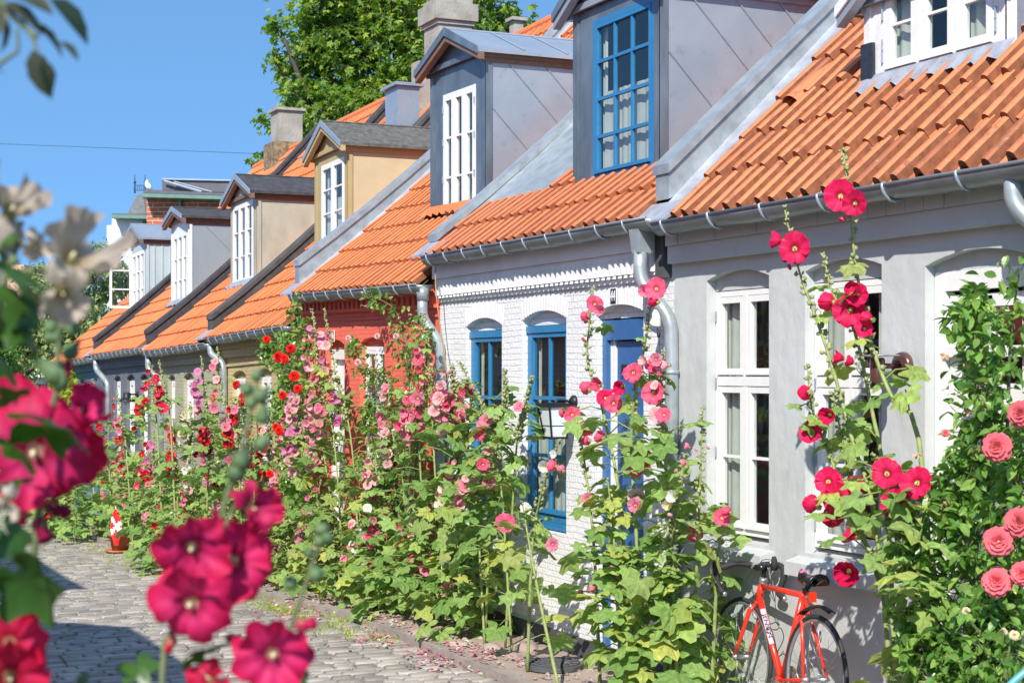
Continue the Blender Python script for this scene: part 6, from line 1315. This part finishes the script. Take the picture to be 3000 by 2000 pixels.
# ------------------------------------------------------------------ behind the row: trees, brick block, white houses
FWD = Vector((-CT, ST, 0)); RGT = Vector((ST, CT, 0))
def star(mb, c, d, s, m=0):
    a, b, n_ = frame(d, rr(0, 6)); vs = [Vector(c)]
    for i in range(10):
        q = 2 * math.pi * i / 10; r = s * (1 if i % 2 == 0 else .52) * (1.15 if i == 0 else 1); vs.append(Vector(c) + (a * math.cos(q) + b * math.sin(q)) * r * .5 + n_ * (s * .08 if i % 2 else -s * .06))
    mb.add(vs, [(0, 1 + i, 1 + (i + 1) % 10) for i in range(10)], m)
def tree(name, label, cat, base, blobs, n, size, mat, trunk_r, limbs=True, shape='star', sub=26):
    o = thing(name, tuple(base), label, cat); tr = MB(); cr = MB(); base = Vector(base)
    cen = sum((b[0] for b in blobs), Vector()) / len(blobs); top = Vector((base.x, base.y, cen.z - 1.5)); 
    fork = Vector((base.x * .5 + cen.x * .5, base.y * .5 + cen.y * .5, max(base.z + 1.5, min(b[0].z for b in blobs))))
    tr.tube(curve([base, base.lerp(fork, .5) + Vector((.1, .1, 0)), fork, Vector((cen.x, cen.y, cen.z))], 14), [trunk_r * (1 - .055 * i) for i in range(15)], 10)
    W_ = [b[1] ** 2 for b in blobs]; tot = sum(W_)
    for (c, r) in blobs:
        mid = fork.lerp(c, .5) + Vector((rr(-.5, .5), rr(-.5, .5), rr(-.2, .5))); tr.tube(curve([fork, mid, c], 8), [trunk_r * .42 * (1 - .1 * i) for i in range(9)], 6)
        k = int(n * r * r / tot / sub); 
        for _ in range(max(3, k)):
            v = Vector((rr(-1, 1), rr(-1, 1), rr(-1, 1))); v = v.normalized() * (RND.random() ** .35); cc = c + v * r; tr.tube([c + v * r * .3 + Vector((0, 0, -.1)), cc], [trunk_r * .07, trunk_r * .03], 4)
            sr = r * rr(.16, .34) + size
            for _ in range(sub):
                w_ = Vector((RND.gauss(0, 1), RND.gauss(0, 1), RND.gauss(0, .7))) * sr * .5; p = cc + w_; d = (v * .4 + Vector((0, -.2, .8)) + Vector((rr(-1, 1), rr(-1, 1), rr(-.6, .6))) * 1.0)
                if shape == 'star': star(cr, p, d, size * rr(.7, 1.3))
                else: oleaf(cr, p, (rr(-1, 1), rr(-1, 1), rr(-1.2, .3)), size * rr(.7, 1.3), 0, .42)
    build(tr, 'trunk', M['bark'], o, True); build(cr, 'crown', M[mat], o); return o
def bpx(lst, Yc, jit=1.2): return [(at(x, y, Yc + rr(-jit, jit)), r / FP * Yc) for (x, y, r) in lst]
bl = bpx([(905, 110, 95), (1010, 50, 150), (1150, 80, 160), (1310, 60, 150), (1450, 80, 95), (870, 190, 70), (960, 230, 130), (1100, 220, 140), (850, 270, 60), (1000, 330, 110), (880, 400, 75), (1130, 310, 100), (1230, 230, 80), (1010, -90, 180), (1200, -90, 200), (1400, -40, 130), (820, 85, 34), (785, 470, 24), (800, 350, 40), (1330, 180, 90), (1480, 180, 70), (960, 430, 60), (790, 540, 20), (805, 170, 26), (1190, 420, 60)], 45, 1.6)
b = at(1150, 1090, 47); b.z = 0
tree('broadleaf_tree', 'tall leafy green tree rising behind the chimneys and roofs', 'tree', b, bl, 12000, .24, 'tleaf', .42, sub=22)
b = at(1330, 1090, 60); b.z = 0
tree('broadleaf_tree', 'darker tree crown farther back, seen beside the big crowned chimney', 'tree', b, bpx([(1350, 130, 120), (1470, 200, 80), (1250, 350, 90), (1200, 300, 80)], 60), 2600, .30, 'tleaf', .35)
bl = bpx([(250, 800, 80), (300, 750, 45), (180, 900, 110), (270, 930, 90), (90, 960, 100), (30, 940, 90), (170, 1010, 90), (60, 1040, 70), (300, 1010, 50), (330, 830, 60), (110, 830, 60), (240, 1040, 50), (-60, 1000, 100)], 42, .8)
b = at(150, 1250, 42.5); b.z = gz(b.x)
tree('willow_tree', 'loose olive green tree with narrow leaves at the far end of the street', 'tree', b, bl, 13000, .155, 'willow', .2, shape='o', sub=24)
b = at(20, 1250, 36); b.z = gz(b.x)
tree('dark_shrub', 'dark evergreen shrub under the olive green tree at the far left', 'shrub', b, bpx([(0, 1080, 60), (60, 1110, 40), (-40, 1000, 80)], 36, .4), 2500, .12, 'rleaf', .1, shape='o', sub=22)
def slab(mb, px, Yc, dep, m=0): mb.prism([at(x, y, Yc) for (x, y) in px], FWD * dep, m)
M['far_brick'] = brickmat('far_red_brick', (.50, .13, .06), .8, .1, (.70, .46, .34), .55, .16, .02, .7)
M['copper'] = pm('green_copper', (.13, .25, .20), .6, .1, var=.1)
M['slate'] = pm('grey_slate', (.16, .165, .17), .7, var=.2, scale=6, bump=.8, bscale=14)
M['far_white'] = pm('white_stucco', (.74, .76, .78), .8, var=.04)
M['far_roof_and_shade'] = pm('dark_roof_and_shaded_flank', (.11, .10, .12), .6, var=.1)
M['peach'] = pm('peach_stucco', (.72, .40, .28), .8, var=.06)
M['dark_glass'] = pm('dark_window', (.06, .06, .07), .2, var=.1)
g0 = at(550, 1090, 62); bb = thing('brick_building', (g0.x, g0.y, -1.2), 'red brick block with a green copper gutter and dark sheet roof far behind the row', 'building')
mb = MB(); slab(mb, [(430, 580), (760, 590), (760, 1400), (430, 1400)], 60, 10); build(mb, 'wall', M['far_brick'], bb)
mb = MB(); slab(mb, [(415, 566), (760, 577), (760, 587), (415, 577)], 59.2, .8); slab(mb, [(522, 577), (530, 577), (530, 760), (522, 760)], 59.8, .15); build(mb, 'gutter', M['copper'], bb)
mb = MB(); slab(mb, [(415, 566), (430, 577), (430, 640), (419, 575)], 60.05, 9, 0); slab(mb, [(425, 555), (760, 570), (760, 576), (418, 565)], 59.5, 9); slab(mb, [(475, 526), (760, 531), (760, 568), (475, 556)], 62, 7); build(mb, 'roof', M['far_roof_and_shade'], bb)  # first slab: left wall flank, its shade put in as dark roof colour
mb = MB(); slab(mb, [(474, 522), (760, 528), (760, 532), (474, 526)], 61.9, .4); mb.tube([at(480, 530, 61.8), at(590, 562, 61.8)], .05, 6); mb.tube([at(510, 532, 61.8), at(620, 562, 61.8)], .03, 6); build(mb, 'roof_edge', M['zinc'], bb)
g0 = at(380, 1090, 66); wb = thing('white_building', (g0.x, g0.y, -1.2), 'white stucco building with a copper gutter left of the brick block', 'building')
mb = MB(); slab(mb, [(328, 640), (440, 640), (440, 1400), (328, 1400)], 64, 8); slab(mb, [(313, 660), (329, 660), (329, 900), (313, 900)], 64.5, 3); build(mb, 'wall', M['far_white'], wb)
mb = MB(); slab(mb, [(326, 629), (432, 631), (432, 641), (326, 638)], 63.2, .8); slab(mb, [(418, 640), (426, 640), (426, 900), (418, 900)], 63.8, .12); build(mb, 'gutter', M['copper'], wb)
mb = MB(); slab(mb, [(330, 625), (432, 627), (432, 631), (326, 629)], 63.5, 8); build(mb, 'roof', M['far_roof_and_shade'], wb)
mb = MB(); 
def frus(x0, x1, X0, X1, yb, yt, Y0, Y1):
    A = [at(x0, yb, Y0), at(x1, yb, Y0), at(x1, yb, Y0) + FWD * (Y1 - Y0), at(x0, yb, Y0) + FWD * (Y1 - Y0)]; s = (Y1 - Y0) * .25; B_ = [at(X0, yt, Y0) + FWD * s, at(X1, yt, Y0) + FWD * s, at(X1, yt, Y0) + FWD * (Y1 - Y0 - s), at(X0, yt, Y0) + FWD * (Y1 - Y0 - s)]
    mb.add(A + B_, [(0, 1, 5, 4), (1, 2, 6, 5), (2, 3, 7, 6), (3, 0, 4, 7), (4, 5, 6, 7)])
frus(373, 432, 391, 424, 626, 565, 65, 67.5); build(mb, 'tower_roof', M['slate'], wb)
mb = MB()
for x in (395, 425): mb.tube([at(x, 566, 65.8), at(x, 532, 65.8), at(x, 511, 65.8)], [.035, .02, .008], 6); mb.blob(at(x, 534, 65.8), .06, 6)
mb.tube([at(395, 543, 65.8), at(425, 543, 65.8)], .012, 5); mb.tube([at(395, 558, 65.8), at(425, 558, 65.8)], .012, 5)
for x in (401, 407, 413, 419): mb.tube([at(x, 543, 65.8), at(x + 1.5, 550, 65.8), at(x, 558, 65.8)], .01, 5)
build(mb, 'roof_railing', M['black_metal'], wb)
c = at(433, 548, 59.6); sg = thing('seagull', tuple(c), 'white seagull perched on the corner of the brick block roof', 'bird')
mb = MB(); mb.tube(curve([c + RGT * .14 + Vector((0, 0, -.10)), c + RGT * .06 + Vector((0, 0, -.02)), c + Vector((0, 0, .06)), c - RGT * .04 + Vector((0, 0, .16)), c - RGT * .02 + Vector((0, 0, .22)), c - RGT * .06 + Vector((0, 0, .23))], 12), [.02, .05, .09, .11, .11, .10, .085, .07, .055, .05, .05, .04, .015], 10); build(mb, 'body', pm('white_feathers', (.8, .8, .8), .8, var=.05), sg, True)
mb = MB(); mb.tube(curve([c + RGT * .16 + Vector((0, 0, -.08)), c + RGT * .10 + Vector((0, 0, .0)), c + RGT * .07 + Vector((0, 0, .08))], 6), [.01, .03, .05, .055, .05, .04, .02], 8); build(mb, 'wing', pm('grey_feathers', (.35, .36, .38), .8, var=.05), sg, True)
mb = MB(); 
for s in (-.03, .03): mb.tube([c + RGT * s + Vector((0, 0, -.02)), c + RGT * s + Vector((0, 0, -.16))], .008, 5)
build(mb, 'leg', pm('pale_legs', (.6, .45, .35), .7, var=.05), sg)
g0 = at(120, 1090, 46); ob = thing('balcony_house', (g0.x, g0.y, -1.1), 'ornate white house with a balustrade balcony at the far end of the street', 'building')
mb = MB(); slab(mb, [(95, 940), (215, 940), (215, 1095), (95, 1095)], 49, 6); slab(mb, [(75, 1100), (215, 1095), (215, 1400), (75, 1400)], 46.5, 8); slab(mb, [(66, 1098), (218, 1088), (218, 1098), (66, 1108)], 46.0, 2.4); slab(mb, [(88, 1034), (218, 1030), (218, 1036), (88, 1041)], 46.1, .2); build(mb, 'wall', M['far_white'], ob)
mb = MB(); x = 92
while x < 214: mb.tube([at(x, 1098, 46.2), at(x, 1075, 46.2), at(x, 1060, 46.2), at(x, 1036, 46.2)], [.035, .05, .03, .03], 6); x += 9
build(mb, 'balustrade', M['far_white'], ob)
for x in (112, 122, 131, 160, 175, 190):
    mb = MB(); slab(mb, [(x, 1125), (x + 5, 1125), (x + 5, 1160), (x, 1160)], 46.45, .1); build(mb, 'window', M['dark_glass'], ob)
for x in (120, 150, 180):
    mb = MB(); slab(mb, [(x, 970), (x + 10, 970), (x + 10, 1025), (x, 1025)], 48.95, .1); build(mb, 'window', M['dark_glass'], ob)
g0 = at(0, 1090, 50); pe = thing('peach_house', (g0.x, g0.y, -1.1), 'peach coloured house with a grey roof behind the far left plants', 'building')
mb = MB(); slab(mb, [(-260, 1118), (60, 1118), (60, 1500), (-260, 1500)], 47.5, 6); slab(mb, [(20, 775), (70, 775), (70, 1120), (20, 1120)], 54, 4); build(mb, 'wall', M['peach'], pe)
mb = MB(); slab(mb, [(-280, 1118), (66, 1118), (10, 1075), (-240, 1075)], 47.2, 6.6); slab(mb, [(-90, 860), (95, 890), (20, 765), (-30, 765)], 54.5, 4); build(mb, 'roof', M['far_roof_and_shade'], pe)
tag(build((lambda mb: (mb.tube([at(-200, 414, 38).lerp(at(795, 452, 34), i / 20) for i in range(21)], .0045, 5), mb)[1])(MB()), 'overhead_cable', M['black_metal'], base=tuple(at(300, 432, 37))), 'thin dark cable strung across the blue sky', 'cable')

# ------------------------------------------------------------------ the other side of the street (behind the photographer; shades the street and shows in the panes)
def opposite(label, x0, x1, eave, yf, mat, nw):
    o = thing('opposite_house', ((x0 + x1) / 2, yf, gz((x0 + x1) / 2)), label, 'house'); g = gz((x0 + x1) / 2); mb = MB()
    mb.box(x0, yf - 6, g - .2, x1, yf, eave); mb.prism([(x0, yf, eave), (x0, yf - 3, eave + 2.2), (x0, yf - 6, eave)], (x1 - x0, 0, 0)); build(mb, 'wall', M[mat], o)
    mb = MB()
    for s in (0, 1):
        ya, yb_ = (yf + .12, yf - 3) if s == 0 else (yf - 6.12, yf - 3); mb.prism([(x0 - .05, ya, eave - .05), (x0 - .05, yb_, eave + 2.25), (x0 - .05, yb_, eave + 2.33), (x0 - .05, ya, eave + .03)], (x1 - x0 + .1, 0, 0))
    build(mb, 'roof', M['tile_new'], o)
    for i in range(nw):
        cx = x0 + (x1 - x0) * (i + .5) / nw
        for zb in ([g + 1.0] + ([g + 2.4] if eave > 3.4 else [])):
            mb = MB(); mb.box(cx - .35, yf - .02, zb, cx + .35, yf + .03, zb + 1.0); w_ = build(mb, 'window', M['white_wood'], o); mb = MB()
            for s in (-1, 1): mb.box(cx + s * .17 - .13, yf + .031, zb + .06, cx + s * .17 + .13, yf + .034, zb + .94)
            build(mb, 'pane', M['dark_glass'], w_)
opposite('pale yellow two storey house across the street, behind the photographer', -9.1, -2.4, 3.85, -.62, 'yellow_brick', 6)
opposite('low red house across the street beyond the gap', -17.0, -12.6, 4.3, -.75, 'red_brick', 4)
opposite('low white house across the street at its far end', -27, -19.5, 2.5, -.7, 'white_paint', 5)

# ------------------------------------------------------------------ hollyhocks close to the lens, on this side of the street
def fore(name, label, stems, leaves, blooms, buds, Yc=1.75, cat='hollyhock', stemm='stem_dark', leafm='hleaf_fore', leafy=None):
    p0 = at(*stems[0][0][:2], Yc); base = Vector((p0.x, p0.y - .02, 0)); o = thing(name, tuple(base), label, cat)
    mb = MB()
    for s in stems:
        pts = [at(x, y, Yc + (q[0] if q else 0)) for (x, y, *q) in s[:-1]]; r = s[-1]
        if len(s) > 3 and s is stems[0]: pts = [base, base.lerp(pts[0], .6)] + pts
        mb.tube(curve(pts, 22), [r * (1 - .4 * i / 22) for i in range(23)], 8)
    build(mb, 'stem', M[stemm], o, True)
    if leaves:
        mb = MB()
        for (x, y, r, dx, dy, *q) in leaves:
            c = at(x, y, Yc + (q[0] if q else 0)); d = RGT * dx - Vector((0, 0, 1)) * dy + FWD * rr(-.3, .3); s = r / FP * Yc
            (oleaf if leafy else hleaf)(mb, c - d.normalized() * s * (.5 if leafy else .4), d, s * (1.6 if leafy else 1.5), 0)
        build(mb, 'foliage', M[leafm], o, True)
    for (x, y, r, col, kd, fx, fy, *q) in blooms:
        c = at(x, y, Yc + (q[0] if q else 0)); s = r / FP * Yc; face = (-FWD + RGT * fx - Vector((0, 0, 1)) * fy)
        if kd == 'bud': 
            f = RGT * fx - Vector((0, 0, 1)) * fy; part('flower_bud', fl(col, 'bud'), o, c - f.normalized() * s * .5 - base, f.normalized().to_track_quat('Z', 'Y').to_euler(), s)
        else: bloom(o, c, s, col, kd, face)
    if buds:
        mb = MB()
        for (x, y, r) in buds: budball(mb, at(x, y, Yc), r / FP * Yc)
        build(mb, 'buds', M['fbud'], o, True)
    return o
M['fbud'] = leafmat('near_bud_green', [(.10, .17, .07), (.14, .22, .09)], .6, .2)
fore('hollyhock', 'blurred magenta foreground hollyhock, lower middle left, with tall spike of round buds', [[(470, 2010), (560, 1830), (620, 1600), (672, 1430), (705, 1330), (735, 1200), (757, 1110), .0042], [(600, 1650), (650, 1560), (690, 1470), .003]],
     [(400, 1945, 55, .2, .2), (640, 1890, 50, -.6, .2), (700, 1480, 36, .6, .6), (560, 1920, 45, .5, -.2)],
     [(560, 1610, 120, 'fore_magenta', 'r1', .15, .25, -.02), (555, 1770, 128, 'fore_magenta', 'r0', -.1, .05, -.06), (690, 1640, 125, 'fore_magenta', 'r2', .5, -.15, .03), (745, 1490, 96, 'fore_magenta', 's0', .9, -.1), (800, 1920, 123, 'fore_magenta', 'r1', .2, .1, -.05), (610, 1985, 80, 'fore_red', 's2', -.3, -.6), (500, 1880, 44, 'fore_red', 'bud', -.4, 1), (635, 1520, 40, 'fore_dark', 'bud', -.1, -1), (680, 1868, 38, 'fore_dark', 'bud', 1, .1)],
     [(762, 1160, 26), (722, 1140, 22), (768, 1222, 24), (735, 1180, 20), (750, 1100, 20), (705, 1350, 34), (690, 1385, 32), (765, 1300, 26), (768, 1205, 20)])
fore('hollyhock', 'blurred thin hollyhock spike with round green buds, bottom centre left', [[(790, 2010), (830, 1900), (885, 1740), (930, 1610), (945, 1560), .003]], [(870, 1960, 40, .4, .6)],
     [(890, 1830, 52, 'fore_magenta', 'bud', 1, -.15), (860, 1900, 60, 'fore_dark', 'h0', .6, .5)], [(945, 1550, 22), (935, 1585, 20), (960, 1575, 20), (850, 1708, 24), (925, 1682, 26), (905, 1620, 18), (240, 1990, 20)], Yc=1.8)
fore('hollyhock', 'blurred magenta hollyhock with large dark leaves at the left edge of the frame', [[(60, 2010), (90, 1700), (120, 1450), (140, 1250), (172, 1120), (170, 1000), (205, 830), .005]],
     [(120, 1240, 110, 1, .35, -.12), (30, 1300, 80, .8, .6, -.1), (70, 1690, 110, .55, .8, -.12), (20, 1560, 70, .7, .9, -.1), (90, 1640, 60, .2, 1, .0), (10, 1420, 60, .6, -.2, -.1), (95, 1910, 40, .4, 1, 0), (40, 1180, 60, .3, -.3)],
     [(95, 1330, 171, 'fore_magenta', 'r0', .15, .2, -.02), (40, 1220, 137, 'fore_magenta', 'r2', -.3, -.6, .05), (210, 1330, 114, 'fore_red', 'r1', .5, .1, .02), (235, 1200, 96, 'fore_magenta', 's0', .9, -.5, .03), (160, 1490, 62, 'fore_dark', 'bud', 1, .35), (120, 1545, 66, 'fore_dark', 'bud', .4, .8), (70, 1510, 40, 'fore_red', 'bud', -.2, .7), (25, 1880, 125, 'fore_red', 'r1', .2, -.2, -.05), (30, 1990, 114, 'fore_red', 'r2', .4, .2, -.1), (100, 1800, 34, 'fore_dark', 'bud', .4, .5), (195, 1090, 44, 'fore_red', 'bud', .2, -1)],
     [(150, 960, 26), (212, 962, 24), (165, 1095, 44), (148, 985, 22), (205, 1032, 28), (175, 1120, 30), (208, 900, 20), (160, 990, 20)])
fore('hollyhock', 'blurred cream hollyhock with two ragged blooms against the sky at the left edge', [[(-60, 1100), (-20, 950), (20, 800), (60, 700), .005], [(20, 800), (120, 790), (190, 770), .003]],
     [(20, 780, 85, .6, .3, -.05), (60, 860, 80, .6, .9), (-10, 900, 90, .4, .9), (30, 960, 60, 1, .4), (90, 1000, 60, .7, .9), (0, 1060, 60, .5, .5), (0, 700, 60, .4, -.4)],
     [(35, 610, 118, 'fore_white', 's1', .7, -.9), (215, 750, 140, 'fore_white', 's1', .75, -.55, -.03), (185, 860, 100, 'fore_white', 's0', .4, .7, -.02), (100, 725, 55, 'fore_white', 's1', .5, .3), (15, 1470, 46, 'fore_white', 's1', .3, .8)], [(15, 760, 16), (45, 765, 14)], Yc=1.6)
fore('overhanging_twig', 'blurred dark twig with narrow leaves hanging into the top left corner', [[(-60, -40), (10, 20), (60, 70), (110, 110), .004], [(60, 60), (95, 110), (110, 160), .0025], [(-20, 200), (30, 165), (52, 145), (50, 85), .0025]],
     [(40, 30, 95, 1, .45), (130, 95, 80, 1, .75), (110, 190, 92, .35, 1), (190, 135, 55, 1, .6), (185, 30, 105, 1, .85), (10, 70, 75, .2, 1), (70, -10, 90, .9, .3), (135, 205, 60, .3, 1), (-10, 30, 80, .3, 1), (0, 205, 18, .5, .3)], [], [], Yc=1.5, cat='twig', leafm='rleaf_dark', leafy=True)
